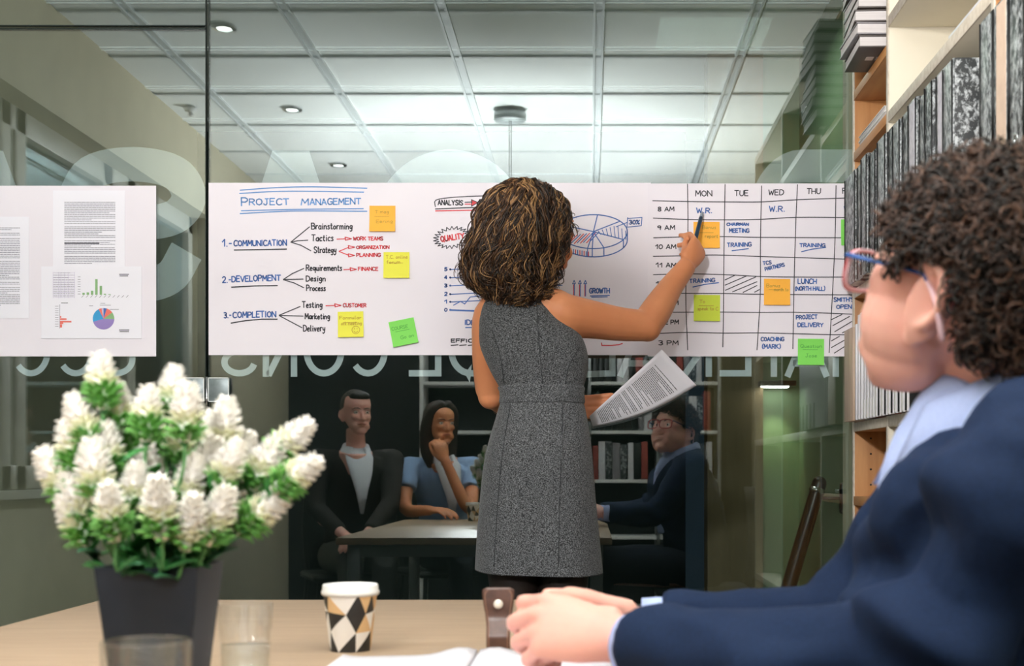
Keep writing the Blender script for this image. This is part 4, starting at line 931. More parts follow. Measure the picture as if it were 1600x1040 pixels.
# ------------------------------------------------------------------ people
M['skin_w'] = mat('warm_skin', (216, 143, 100), .5, rgb2=(208, 134, 92), scale=9, sss=.12)
M['skin_m'] = mat('fair_skin', (242, 184, 168), .5, rgb2=(234, 171, 156), scale=11, sss=.12)
M['tweed'] = mat('grey_tweed', (22, 24, 27), .9, rgb2=(124, 126, 130), scale=420, detail=2, lo=.40, hi=.72, bump=.3, sheen=.1)
M['seam'] = mat('dark_seam', (40, 42, 45), .9, rgb2=(50, 52, 55), scale=300)
M['tights'] = mat('dark_tights', (34, 24, 20), .6, rgb2=(28, 20, 17), scale=60); M['shoe'] = mat('black_shoe', (16, 15, 15), .3, rgb2=(20, 19, 19), scale=30)
M['hairw'] = [mat('dark_brown_hair', (44, 30, 22), .42, rgb2=(36, 24, 18), scale=60), mat('brown_hair', (86, 58, 38), .42, rgb2=(72, 48, 30), scale=60), mat('golden_hair', (164, 126, 84), .42, rgb2=(140, 104, 66), scale=60)]
M['hairm'] = [mat('dark_hair', (30, 22, 19), .5, rgb2=(26, 19, 16), scale=60), mat('warm_dark_hair', (72, 51, 42), .5, rgb2=(62, 43, 35), scale=60), mat('brown_curl', (104, 76, 62), .5, rgb2=(90, 64, 52), scale=60)]
M['navy'] = mat('navy_wool', (20, 38, 68), .85, rgb2=(17, 33, 60), scale=260, bump=.12, spec=.25); M['shirtb'] = mat('pale_blue_cotton', (176, 192, 236), .75, rgb2=(168, 184, 230), scale=300, bump=.05)
M['lens'] = glass_mat('spectacle_lens', .05, (.96, .97, .98)); M['blue_frame'] = mat('blue_acetate', (28, 74, 140), .25, rgb2=(24, 66, 130), scale=30)
M['red_frame'] = mat('red_acetate', (196, 64, 70), .25, rgb2=(186, 56, 62), scale=30); M['rosew'] = mat('pink_acetate', (226, 190, 198), .25, rgb2=(216, 178, 188), scale=30)
M['eye'] = mat('eye_white', (232, 228, 222), .25, rgb2=(228, 224, 218), scale=30); M['iris'] = mat('dark_iris', (40, 28, 22), .2, rgb2=(34, 24, 18), scale=30)
M['lips'] = mat('lips', (186, 104, 96), .45, rgb2=(178, 96, 90), scale=40)
HROWS = [(.000, .020, .086, .050), (.010, .032, .092, .030), (.028, .043, .092, .002), (.048, .052, .091, -.030), (.07, .060, .090, -.058), (.095, .066, .089, -.080), (.118, .070, .088, -.092), (.14, .073, .090, -.098),
         (.16, .0745, .092, -.100), (.18, .073, .087, -.098), (.20, .066, .072, -.086), (.217, .050, .048, -.064), (.228, .028, .020, -.038), (.232, .010, .0, -.018)]
def head_shapes(mb, T, sc_=1., nose=1., full=0., ear=1.):
    """T: 4x4 placing the head frame (origin under the ear axis at chin height, +y forward)"""
    h = MB(); rs = []
    for z, hw, fr, bk in HROWS:
        ring = []; c = (fr+bk)/2; hd = (fr-bk)/2
        for k in range(28):
            a = 2*math.pi*k/28; q = math.sin(a); cc = math.cos(a)
            e = .92 if q < 0 else .86
            ring.append((hw*math.copysign(abs(cc)**e, cc), c+hd*math.copysign(abs(q)**e, q), z))
        rs.append(ring)
    h.rings(rs)
    R = lambda ax: np.array(Matrix.Rotation(ax, 3, 'X'))
    if full:
        for s_ in (-1, 1): h.ell((s_*.036, .034, .074), (.036+full*.5, .058, .052)); h.ell((s_*.042, .034, .112), (.031, .054, .036)); h.ell((s_*.030, .036, .040), (.032, .050, .036))
    h.tube([(0, .086, .122), (0, .086+.010*nose, .104), (0, .086+.019*nose, .086), (0, .086+.014*nose, .078)], [(.007, .008), (.008, .009), (.0115, .010), (.010, .008)], 12, sub=3, rnd=True)   # nose
    for s_ in (-1, 1):
        h.ell((s_*.010, .095, .079), (.007, .008, .006)); h.ell((s_*.032, .078, .095), (.022, .016, .018)); h.ell((s_*.031, .083, .134), (.022, .009, .007)); h.ell((s_*.030, .074, .045), (.02, .02, .022))
        E = np.array(Matrix.Rotation(s_*-.28, 3, 'Z') @ Matrix.Rotation(.16, 3, 'X'))
        q_ = lambda x, y, z: (s_*(.076+(x-.076)*ear), -.010+(y+.010)*ear, .104+(z-.104)*ear)
        h.ell(q_(.077, -.014, .100), (.007, .019*ear, .032*ear), rot=E); h.ell(q_(.074, -.004, .074), (.007, .009*ear, .010*ear)); h.tube([q_(.078, -.004, .080), q_(.084, -.024, .088), q_(.087, -.032, .105), q_(.085, -.026, .126), q_(.079, -.006, .130)], .0045*ear, 8, sub=3, rnd=True)
    h.ell((0, .092, .060), (.021, .008, .005)); h.ell((0, .091, .049), (.018, .009, .006)); h.ell((0, .086, .016), (.019, .013, .015))
    h.xform(T @ Matrix.Scale(sc_, 4)); mb.merge(h)
def head_frame(c, yaw, pitch=0., roll=0.):
    return Matrix.Translation(tuple(map(float, c))) @ Matrix.Rotation(yaw-math.pi/2, 4, 'Z') @ Matrix.Rotation(pitch, 4, 'X') @ Matrix.Rotation(roll, 4, 'Y')
def eyes(T, parent, sc_=1.):
    for s_ in (-1, 1):
        P = T @ Vector((s_*.031*sc_, .079*sc_, .118*sc_)); o = MB().ell(P, (.0115*sc_,)*3).build('eye', M['eye'], parent)
        Q = T @ Vector((s_*.031*sc_, .0868*sc_, .118*sc_)); MB().ell(Q, (.0055*sc_,)*3, nu=12, nv=8).build('iris', M['iris'], o)
        br = MB().tube([T @ Vector((s_*x*sc_, y*sc_, z*sc_)) for x, y, z in ((.012, .093, .136), (.030, .093, .142), (.050, .079, .136))], [.002, .0032, .0016], 8, sub=3, rnd=True)
        br.build('eyebrow', M['hairm'][0], parent)
def rotv(v, ax, a):
    v = np.asarray(v, float); ax = unit(ax); return v*math.cos(a)+np.cross(ax, v)*math.sin(a)+ax*np.dot(ax, v)*(1-math.cos(a))
def hand_shapes(mb, wrist, fwd, back, thumb_side, curls, sc_=1., thumb=(.9, .5, .35), spread=.06, tcurl=.4):
    """palm, four unequal fingers bent at the knuckles, thumb leaving the side of the palm"""
    f = unit(fwd); b = np.asarray(back, float); b = unit(b-f*np.dot(b, f)); lat = np.cross(f, b)
    if np.dot(lat, np.asarray(thumb_side, float)) < 0: lat = -lat
    w0 = np.asarray(wrist, float); s_ = sc_
    P = lambda a, l, u: w0+f*a*s_+lat*l*s_+b*u*s_
    # palm loft: wrist to knuckles
    rs = []
    for a, hw, th, u in ((-.012, .026, .019, 0), (.012, .029, .018, 0), (.04, .037, .017, .001), (.07, .041, .015, .002), (.088, .040, .012, .001), (.096, .036, .008, -.001)):
        rs.append([P(a, hw*math.cos(2*math.pi*k/20), u+th*math.sin(2*math.pi*k/20)) for k in range(20)])
    mb.rings(rs)
    base = [(.090, .029), (.094, .010), (.090, -.010), (.082, -.028)]; Ls = [(.042, .026, .021), (.047, .029, .022), (.043, .027, .021), (.034, .021, .018)]; R0 = [.0092, .0096, .0090, .0080]
    for k in range(4):
        a, l = base[k]; p = P(a, l, .001); d = unit(f+lat*spread*(1.5-k)); path = [P(a-.03, l*.9, 0), p]; ax = np.cross(b, d)  # positive turns away from back
        ax = unit(np.cross(d, b)); ang = 0; rad = [R0[k]*1.12*s_, R0[k]*1.12*s_]
        for q in range(3):
            d = rotv(d, ax, -curls[k][q]) if np.dot(rotv(d, ax, -.3), b) < np.dot(d, b) else rotv(d, ax, curls[k][q])
            p = p+d*Ls[k][q]*s_*.5; path.append(p); rad.append(R0[k]*(1.0-.05*q)*s_); p = p+d*Ls[k][q]*s_*.5; path.append(p); rad.append(R0[k]*(1.04-.10*q)*s_)
        mb.tube(path, rad, 12, sub=3, rnd=True)
    t0 = P(.018, .024, -.004); td = unit(f*thumb[0]+lat*thumb[1]-b*thumb[2]); p1 = t0+td*.042*s_; inw = unit(f*1.0-lat*tcurl-b*.25)
    p2 = p1+unit(td*.55+inw*.45)*.034*s_; p3 = p2+unit(td*.2+inw*.8)*.027*s_
    mb.tube([t0, t0*.4+p1*.6, p1, p2, p3], [.0155*s_, .0135*s_, .0112*s_, .0104*s_, .0085*s_], 12, sub=3, rnd=True)
    return p3
# ================================================================= woman at the glass
DW = 3.83
woman = thing('person', U(840, 1250, DW)*np.array([1, 1, 0]), 'standing curly-haired woman in a grey tweed dress, right arm raised to write', 'person')
def UW(px, py, dd=0.): return U(px, py, DW+dd)
SW = F/DW
# dress rows: py, left px, right px, half depth m, depth offset
DR = [(450, 796, 858, .045, -.005), (458, 774, 862, .060, -.005), (468, 760, 864, .072, -.005), (480, 752, 868, .085, -.002), (500, 748, 884, .100, .0), (520, 748, 905, .110, .004), (540, 750, 915, .114, .006), (562, 758, 919, .110, .006),
      (585, 769, 917, .100, .005), (605, 780, 912, .092, .004), (622, 783, 911, .092, .004), (645, 777, 916, .102, .004), (675, 768, 921, .116, .002), (705, 760, 925, .125, .0), (740, 754, 928, .128, .0), (790, 749, 932, .128, .0), (840, 745, 937, .130, .0), (880, 742.5, 941, .134, .0), (893, 742, 942, .136, .0)]
def ring_row(px0, px1, py, hd, dd, inset=0., n=44, e=2.25, flute=0.):
    a = UW(px0, py, dd); b = UW(px1, py, dd); c = (a+b)/2; hw = (b[0]-a[0])/2-inset; hd = hd-inset; out = []
    for k in range(n):
        t = 2*math.pi*k/n; cc, q = math.cos(t), math.sin(t); fl = 1+flute*math.sin(5*t+.8)
        out.append((c[0]+hw*math.copysign(abs(cc)**(2/e), cc)*(1+flute*.3*math.sin(5*t)), c[1]+hd*fl*math.copysign(abs(q)**(2/e), q)*(1.0 if q > 0 else 1.0), c[2]-flute*.12*math.sin(t*1+2.2)))
    return out
fine = catmull([np.array(r, float) for r in DR], 4)
body = MB()
body.rings([ring_row(r[1], r[2], r[0], r[3], r[4], .009) for r in fine if r[0] >= 456])
# neck, shoulders
HC = UW(841, 417, .02); yaw_w = math.radians(38); Tw = head_frame(HC, yaw_w, -.02)
body.tube([UW(822, 478, .0), UW(826, 445, .0), UW(830, 405, .0), UW(832, 380, .0)], [(.066, .060), (.054, .052), (.050, .05), (.05, .05)], 18, sub=3)
head_shapes(body, Tw, .96)
S = UW(879, 492, -.012); E_ = UW(1009, 509, .085); Wr = UW(1075, 414, .215)
body.ell(UW(872, 492, .0), (.055, .055, .062)); body.ell(UW(846, 484, -.03), (.06, .04, .055))
body.tube([UW(835, 480, .0), UW(862, 484, -.01), S, UW(925, 499, .025), UW(968, 506, .058), E_], [(.05, .055), (.056, .06), (.060, .060), (.050, .052), (.043, .047), (.041, .043)], 18, sub=4)
body.ell(E_+[.004, 0, -.004], (.040, .04, .040))
body.tube([E_, UW(1026, 484, .12), UW(1048, 449, .17), Wr], [(.043, .042), (.044, .043), (.034, .035), (.0245, .028)], 18, sub=4)
fw = UW(1096, 376, .272)-Wr
tip = hand_shapes(body, Wr, fw, (.55, -.80, -.1), (-.9, -.4, -.1), [(.75, .75, .35), (1.0, 1.0, .6), (1.15, 1.15, .7), (1.2, 1.2, .7)], .92, thumb=(1., .0, .5), tcurl=-.1)
# left arm, elbow bent, forearm across the front to the right
SL = UW(768, 494, .0); EL = UW(766, 612, .10); WL = UW(868, 637, .275)
body.ell(UW(772, 488, .0), (.045, .05, .055))
body.tube([UW(790, 480, 0), SL, UW(763, 545, .03), UW(764, 590, .075), EL], [(.05, .05), (.047, .05), (.039, .045), (.037, .042), (.038, .04)], 18, sub=4)
body.ell(EL+[.002, 0, -.012], (.037, .037, .037))
body.tube([EL, UW(795, 630, .165), UW(838, 636, .245), WL], [(.039, .039), (.040, .038), (.032, .03), (.024, .026)], 18, sub=4)
hand_shapes(body, WL, (1, -.05, .02), (-.1, 1, -.15), (0, -.4, 1), [(.03, .05, .05)]*4, .92, thumb=(.75, .05, 1.5), tcurl=.05)
# legs down to the feet
for s_, hx, kx, ax, ay in ((-1, 800, 806, 812, -.02), (1, 880, 878, 872, .02)):
    hip = UW(hx, 800, 0); kn = UW(kx, 985, .0); an = UW(ax, 0, 0); an[2] = .115; an[1] += ay
    body.tube([UW(hx, 740, 0), hip, UW((hx+kx)/2, 900, .0), kn, kn*.62+an*.38+[0, -.015, 0], an], [(.08, .09), (.08, .085), (.066, .07), (.052, .055), (.048, .054), (.030, .034)], 18, sub=4)
    body.tube([an+[0, -.012, -.01], an+[0, -.02, -.075]], [.03, .024], 14, rnd=True); body.tube([an, an+[0, .06, -.05], an+[0, .135, -.098]], [(.03, .03), (.034, .026), (.03, .014)], 14, sub=3, rnd=True)
bo = fused(body, .0042, 5).build('body', M['skin_w'], woman); bo['label'] = 'tanned skin of the bare arms and face'
eyes(Tw, woman, .96)
mb = MB().tube([Tw @ Vector((x*.96, y*.96, z*.96)) for x, y, z in ((-.022, .090, .054), (-.008, .1005, .0575), (.008, .1005, .0575), (.022, .090, .054))], .0035, 8, sub=3, rnd=True).build('lips', M['lips'], woman)
for nm, hx, kx, ax, ay in (('l', 800, 806, 812, -.02), ('r', 880, 878, 872, .02)):
    kn = UW(kx, 985, 0); an = UW(ax, 0, 0); an[2] = .12; an[1] += ay
    MB().tube([UW(hx, 800, 0), UW((hx+kx)/2, 900, .0), kn, kn*.62+an*.38+[0, -.015, 0], an], [(.085, .089), (.070, .074), (.056, .059), (.052, .058), (.034, .038)], 20, sub=5).build('tights', M['tights'], woman)
    sh_ = MB().tube([an+[0, -.036, -.040], an+[0, .0, -.052], an+[0, .055, -.075], an+[0, .15, -.100]], [(.034, .03), (.038, .03), (.040, .024), (.030, .014)], 16, sub=4, rnd=True)
    so = fused(sh_, .004, 4).build('shoe', M['shoe'], woman)
    MB().tube([an+[0, -.04, -.055], an+[0, -.045, -.118]], [.017, .008], 12).build('heel', M['shoe'], so)
dress = MB(); rs = []
for r in fine:
    f = max(0, (r[0]-640)/253)
    rs.append(ring_row(r[1], r[2], r[0], r[3], r[4], 0, 72, 2.25, .055*f**1.4))
rs2 = rs+[[tuple(np.array(p)*[.985, 1, 1]+[(.015)*(-.08), 0, .004]) for p in rs[-1]]]
dress.rings(rs2, 0, True, True)
dr = dress.build('dress', M['tweed'], woman)
def back_pt(px, py, lift=.001):
    rr_ = min(fine, key=lambda r: abs(r[0]-py)); a = UW(rr_[1], py, rr_[4]); b = UW(rr_[2], py, rr_[4]); c = (a+b)/2; hw = (b[0]-a[0])/2; x = UW(px, py, rr_[4])[0]
    u = max(-1, min(1, (x-c[0])/hw)); f = max(0, (py-640)/253)
    y = c[1]-rr_[3]*(max(0, 1-abs(u)**2.25))**(1/2.25)*(1+.055*f**1.4*math.sin(5*(2*math.pi-math.acos(u))+.8))
    return np.array([x, y-lift, c[2]])
sm = MB()
for path in ([(840, 470), (843, 520), (846, 560), (850, 603)], [(772, 520), (785, 560), (790, 603)], [(906, 545), (890, 575), (884, 603)], [(880, 632), (879, 700), (876, 780), (874, 880)], [(800, 632), (790, 700), (782, 780), (776, 880)]):
    sm.tube([back_pt(*p) for p in catmull([np.array(q, float) for q in path], 8)], .0011, 6)
sm.build('seams', M['seam'], dr)
band = MB(); rs = []
for py in (603, 606, 612, 620, 627, 630):
    rr_ = min(fine, key=lambda r: abs(r[0]-py)); out = .004 if 604 < py < 629 else .0005; rs.append(ring_row(rr_[1]-out*SW, rr_[2]+out*SW, py, rr_[3]+out, rr_[4], 0, 72, 2.25))
bd_ = band.rings(rs, 0, False, False).build('waistband', M['tweed'], dr)
fl = MB()
pk = [back_pt(884, 668, .004), back_pt(878, 690, .006), back_pt(880, 730, .004), back_pt(888, 725, .001), back_pt(889, 690, .001)]
fl.tube([back_pt(884, 664, .001), back_pt(879, 690, .003), back_pt(879, 715, .003), back_pt(882, 735, .001)], .0022, 8, sub=4); fl.build('pocket_edge', M['tweed'], dr)
# hair
def hair_strand(path_fn, n, rad, amp, freq, ph, mb, m, nside=5, grow=.3, ctr=None):
    pts = [path_fn(t) for t in np.linspace(0, 1, n)]; out = []; N = len(pts)
    for i in range(N):
        t = i/(N-1); d = unit(pts[min(i+1, N-1)]-pts[max(i-1, 0)]); a = unit(np.cross(d, [.3, .9, .2])); b = np.cross(d, a); A = amp*(grow+(1-grow)*t)
        if ctr is not None: b = unit(pts[i]-ctr); b = unit(b-d*np.dot(b, d)); a = np.cross(d, b)
        out.append(pts[i]+a*A*math.cos(freq*t*6.283+ph)+b*A*.75*math.sin(freq*t*6.283+ph*1.7))
    mb.tube(out, [rad*(1-.55*(i/(N-1))**2) for i in range(N)], nside, m)
ENV = [(282, 819, 12), (287, 818, 32), (296, 818, 46), (310, 818, 61), (330, 817, 69), (355, 814, 73), (385, 808, 75), (410, 802, 75), (435, 801, 70), (452, 806, 58), (464, 812, 46), (474, 812, 36), (484, 812, 24)]
EV = catmull([np.array(r, float) for r in ENV], 6)
def env(f, th, scale=1.):
    i = f*(len(EV)-1); k = int(min(i, len(EV)-2)); r = EV[k]*(1-(i-k))+EV[k+1]*(i-k); c = UW(r[1], r[0], .0); R = r[2]/SW*scale
    dep = .92
    dth = math.atan2(math.sin(th-yaw_w), math.cos(th-yaw_w))
    if f > .40: R *= 1-.32*math.exp(-(dth/.60)**2)*min(1, (f-.40)*6)*(1 if f < .8 else .4)
    return np.array([c[0]+R*math.cos(th), c[1]+R*dep*math.sin(th)+.005-.055*max(0, (f-.62)/.38), c[2]])
hm = MB()
hm.rings([[tuple(env(f, 2*math.pi*k/28, .80)+np.array([-.012 if f > .25 else 0, -.012 if f > .25 else 0, 0])) for k in range(28)] for f in np.linspace(0.02, .93, 22)])
# keep the face clear: the mass sits back on the skull
hm.v = [tuple(np.array(v)-np.array([math.cos(yaw_w), math.sin(yaw_w), 0])*max(0, (np.dot(np.array(v)-np.array(HC), [math.cos(yaw_w), math.sin(yaw_w), 0])-.052))*(1 if v[2] < HC[2]+.155 else .25)) for v in hm.v]
rg = random.Random(5)
st_ = MB()
for i in range(520):
    th = rg.uniform(0, 2*math.pi); dth = math.atan2(math.sin(th-yaw_w), math.cos(th-yaw_w)); f0 = rg.uniform(0, .42); f1 = min(1., f0+rg.uniform(.38, .75)); sc0 = rg.uniform(.80, 1.12)
    if abs(dth) < .8:
        f1 = min(f1, .42+abs(dth)*.25); f0 = min(f0, .18)
        if rg.random() < .2: continue
    elif f1 < .9 and rg.random() < .4: f1 = rg.uniform(.86, 1.)
    tw = rg.uniform(-.25, .25); turns = rg.uniform(2.0, 3.9)*(f1-f0)/.5; amp = rg.uniform(.009, .0175); ph = rg.uniform(0, 6.28); hl = rg.random() < .36; rl = rg.uniform(.004, .009)
    for q in range(6):
        o1, o2 = rg.gauss(0, rl)/.125, rg.gauss(0, .05); e1 = min(1.0, f1+rg.uniform(-.08, .05))
        fn = lambda t, f0=f0, f1=e1, th=th, tw=tw, sc0=sc0, o1=o1, o2=o2: env(f0+(f1-f0)*t, th+tw*t+o1*min(1, t*2.5), (sc0+o2*t)*(.92+.08*t))
        u = rg.random(); m = (2 if u < .62 else 1) if hl else (0 if u < .62 else 1)
        hair_strand(fn, int(22+50*(f1-f0)), rg.uniform(.0010, .0022), amp*rg.uniform(.8, 1.2), turns, ph+rg.uniform(-.4, .4), st_, m, 5, .45, UW(818, 385, .0))
for i in range(150):   # flyaway curls
    th = rg.uniform(0, 6.28); f0 = rg.uniform(0, .8); 
    if abs(math.atan2(math.sin(th-yaw_w), math.cos(th-yaw_w))) < .6 and f0 > .25: continue
    p0 = env(f0, th, .95); o_ = unit(p0-UW(818, 370, 0)); L = rg.uniform(.015, .05)
    fn = lambda t, p0=p0, o_=o_, L=L: p0+o_*L*.5*t+np.array([0, 0, -.6*L*t*t])
    hair_strand(fn, 22, .0012, rg.uniform(.006, .013), rg.uniform(.8, 1.8), rg.uniform(0, 6.28), st_, 1 if i % 3 else 0, 4, .3)
hair = fused(hm, .006, 3); k0 = len(hair.f); hair.merge(st_)
hair.build('curly_hair', M['hairw'], woman)['label'] = 'shoulder-length dark brown curls with golden highlights'
# pen and sheet
pa = UW(1085, 380, .262); pb = UW(1097.5, 331, .347)
pen = thing('marker_pen', pa, 'dark blue marker pen in the raised hand, touching the paper', 'pen'); M['penb'] = mat('petrol_plastic', (22, 52, 74), .3, rgb2=(18, 46, 68), scale=30); M['tip'] = mat('grey_tip', (150, 158, 168), .5, rgb2=(140, 148, 158), scale=30)
MB().tube([pa-(pb-pa)*.18, pa, pb*.8+pa*.2], [.0062, .0064, .0060], 16, rnd=True).build('barrel', M['penb'], pen); MB().tube([pb*.8+pa*.2, pb*.93+pa*.07, pb], [.0056, .0044, .0018], 14).build('tip', M['tip'], pen)
c00, c10, c11, c01 = UW(921, 650, .215), UW(1034, 546, .14), UW(1088.5, 602, .215), UW(926, 666, .255)
def sheet_pt(u, v):   # u along the long side, v across
    p = (c00*(1-u)+c10*u)*(1-v)+(c01*(1-u)+c11*u)*v; return p+np.array([.004, -.012*math.sin(math.pi*v), -.026])*math.sin(math.pi*u)*v**1.5*np.array([1, 1, .75])
grid = [[sheet_pt(u, v) for v in np.linspace(0, 1, 13)] for u in np.linspace(0, 1, 17)]
hs = MB().sheet(grid, .0006).build('held_page', M['sheet'], at=(c00+c11)/2); tag(hs, 'printed white page held in the woman\'s left hand', 'paper')
def pcv(x, y): return sheet_pt(x, y)
g = np.array(grid); nrm = unit(np.cross(g[8, 12]-g[8, 0], g[16, 6]-g[0, 6])); nrm = nrm if nrm[1] < 0 else -nrm
ik = Ink(pcv, nrm, .0012); rg2 = random.Random(3); u = .10
while u < .86:
    v = .14; end = .86 if rg2.random() > .2 else rg2.uniform(.4, .8)
    while v < end:
        L = rg2.uniform(.02, .075); ik.line([(u, v), (u, min(v+L*.5, end)), (u, min(v+L, end))], .0072, 0); v += L+.014
    u += .0165 if rg2.random() > .13 else .034
ik.mb.build('printed_text', M['printd'], hs, smooth=False)
# ================================================================= man in the navy jacket, near right
def fold_noise(scale, amp, st=(1, 1, 1), seed=0.):
    def fn(c):
        v = Vector((c[0]*st[0]*scale+seed, c[1]*st[1]*scale, c[2]*st[2]*scale)); n = noise.noise(v)
        return amp*(1-2*abs(n))*.8+amp*.4*noise.noise(v*2.3)
    return fn
man = thing('person', (.55, 1.5, 0), 'seated man with dark curly hair, glasses and navy jacket, hands clasped on the table', 'person')
um = np.array([-.64, .768, 0]); lm = np.array([-.768, -.64, 0])
HM = np.array([.384, 1.55, 1.073]); Tm = head_frame(HM, math.atan2(um[1], um[0]), .27)
HS = 1.06
body = MB(); head_shapes(body, Tm, HS, .45, .007, 1.25)
body.tube([(.455, 1.525, 1.02), (.445, 1.53, 1.08), (.428, 1.535, 1.14), (.42, 1.54, 1.19)], [(.07, .072), (.060, .062), (.058, .06), (.056, .058)], 20, sub=3)
body.tube([(.50, 1.50, .46), (.50, 1.50, .70), (.47, 1.515, .92), (.46, 1.52, 1.03)], [(.13, .15), (.12, .14), (.11, .16), (.07, .10)], 20, sub=3)
shl, shr = np.array([.41, 1.345, 1.005]), np.array([.47, 1.715, 1.02]); ell_, elr = np.array([.30, 1.385, .795]), np.array([.30, 1.79, .795]); wrl, wrr = np.array([.045, 1.64, .800]), np.array([.065, 1.80, .803])
for a, b, c in ((shl, ell_, wrl), (shr, elr, wrr)):
    body.tube([a, b, c], [(.036, .036), (.032, .032), (.027, .031)], 16, sub=5)
for y in (1.41, 1.60): body.tube([(.50, y, .52), (.12, y+.01, .53), (.04, y+.01, .49), (.05, y+.01, .10), (-.05, y, .05)], [.09, .075, .062, .045, .04], 16, sub=4, rnd=True)
# clasped hands: left hand near the camera laid over the right one
fl_ = np.array([-.135, .025, .022])
hand_shapes(body, wrl+np.array([-.008, .0, .005]), fl_, (.05, -.90, .55), (0, .5, 1), [(.65, 1.1, .7), (.75, 1.15, .8), (.85, 1.2, .8), (.95, 1.2, .8)], 1.06, thumb=(.85, .25, .55), tcurl=.1, spread=.12)
hand_shapes(body, wrr+np.array([-.012, -.02, .004]), (-.135, -.045, .03), (.0, .75, .65), (0, -.3, 1), [(.9, 1.2, .8), (.9, 1.2, .8), (.95, 1.2, .8), (1, 1.2, .8)], 1.06, thumb=(.80, .1, .0), tcurl=-.1)
bo = fused(body, .0034, 4).build('body', M['skin_m'], man); bo['label'] = 'fair pinkish skin of the face and clasped hands'
eyes(Tm, man, HS)
# trousers
tr = MB()
for y in (1.41, 1.60): tr.tube([(.54, y, .535), (.12, y+.01, .545), (.035, y+.01, .50), (.045, y+.01, .11)], [(.105, .10), (.088, .085), (.075, .075), (.06, .065)], 18, sub=4)
tr.ell((.53, 1.505, .54), (.15, .19, .12)); fused(tr, .009, 4, fold_noise(9, .005)).build('trousers', mat('navy_trousers', (26, 36, 58), .85, rgb2=(22, 31, 51), scale=200), man)
for y in (1.42, 1.61):
    MB().tube([(.06, y, .05), (.0, y, .055), (-.08, y, .04), (-.15, y, .032)], [(.04, .045), (.045, .045), (.045, .032), (.036, .022)], 16, sub=3, rnd=True).build('shoe', M['shoe'], man)
# shirt: body showing between the lapels, stand-up collar, cuffs
sh2 = MB()
sh2.tube([(.45, 1.52, .72), (.425, 1.525, .85), (.405, 1.535, .97), (.425, 1.535, 1.045), (.440, 1.53, 1.075)], [(.12, .09), (.115, .085), (.095, .075), (.078, .072), (.070, .070)], 24, sub=4)
shirt = fused(sh2, .006, 3, fold_noise(14, .0025)).build('shirt', M['shirtb'], man)
col = []; nc = np.array([.438, 1.532, 1.085])
for k in range(41):
    a = -2.85+5.7*k/40       # 0 = back of neck
    dirv = np.array([math.cos(a)*.97+.0, math.sin(a), 0]); front = (1-math.cos(a))/2
    base = nc+dirv*np.array([.069, .067, 0])+np.array([-.006*front, 0, .012-.055*front])
    top = base+dirv*np.array([.004, .004, 0])+np.array([.004, 0, .040-.008*front]); ed = top+dirv*.016+np.array([0, 0, -.008]); low = top+dirv*(.027+.016*front)+np.array([-.016*front, 0, -.050-.042*front**1.5])
    col.append([base, (base+top)/2, top, top+dirv*.005+np.array([0, 0, .001]), ed, low])
MB().sheet(col, .0036).build('collar', M['shirtb'], shirt)
for wv, dv in ((wrl, ell_), (wrr, elr)):
    d = unit(dv-wv); MB().tube([wv-d*.000, wv+d*.02, wv+d*.06], [(.034, .036), (.037, .038), (.038, .039)], 20).build('cuff', M['shirtb'], shirt)
# jacket
jk = MB()
jk.tube([(.53, 1.50, .50), (.52, 1.50, .64), (.49, 1.51, .80), (.475, 1.515, .92), (.475, 1.52, 1.0), (.487, 1.52, 1.05), (.495, 1.52, 1.085)], [(.155, .19), (.150, .185), (.158, .19), (.140, .20), (.110, .185), (.082, .125), (.060, .070)], 28, sub=4)
jk.ell(shl+[.01, .015, .005], (.082, .085, .068)); jk.ell(shr+[.01, -.015, 0], (.080, .082, .070)); jk.ell((.465, 1.44, 1.03), (.075, .09, .055)); jk.ell((.475, 1.60, 1.035), (.072, .09, .055)); jk.ell((.375, 1.44, .93), (.085, .075, .12)); jk.ell((.362, 1.475, .85), (.095, .10, .135))
jk.tube([shl+[.03, .04, .0], shl+[0, 0, -.01], shl*.5+ell_*.5+[.02, -.01, 0], ell_+[.012, 0, .004]], [(.08, .08), (.078, .076), (.070, .068), (.062, .062)], 20, sub=4)
jk.ell(ell_+[.015, 0, .0], (.064, .064, .058)); jk.tube([ell_+[.02, -.005, .004], ell_*.6+wrl*.4, ell_*.25+wrl*.75, wrl+unit(ell_-wrl)*.022], [(.062, .058), (.058, .054), (.050, .047), (.0445, .0435)], 20, sub=4)
jk.tube([shr, shr*.5+elr*.5+[.01, .01, 0], elr+[.012, 0, .004]], [(.075, .076), (.066, .066), (.058, .058)], 20, sub=4); jk.ell(elr+[.012, 0, 0], (.058, .058, .054))
jk.tube([elr+[.01, 0, .004], elr*.5+wrr*.5, wrr+unit(elr-wrr)*.03], [(.056, .054), (.050, .048), (.041, .042)], 20, sub=4)
base_n = fold_noise(8, .010, (1, 1, 1.5), 3.)
def jfold(c):
    v = base_n(c)
    # creases radiating across the sleeve at the elbow and the armpit
    for o_, w_, fq, am in ((ell_, .17, 52, .011), (shl+np.array([-.05, .0, -.08]), .16, 46, .012), (elr, .13, 60, .008)):
        r = np.linalg.norm(np.asarray(c)-o_); q = np.dot(np.asarray(c)-o_, [.55, .25, .79]); v += am*math.sin(q*fq+2.2*noise.noise(Vector(c)*9))*math.exp(-(r/w_)**2)
    return max(v, -.011)
jf = fused(jk, .0058, 4, jfold)
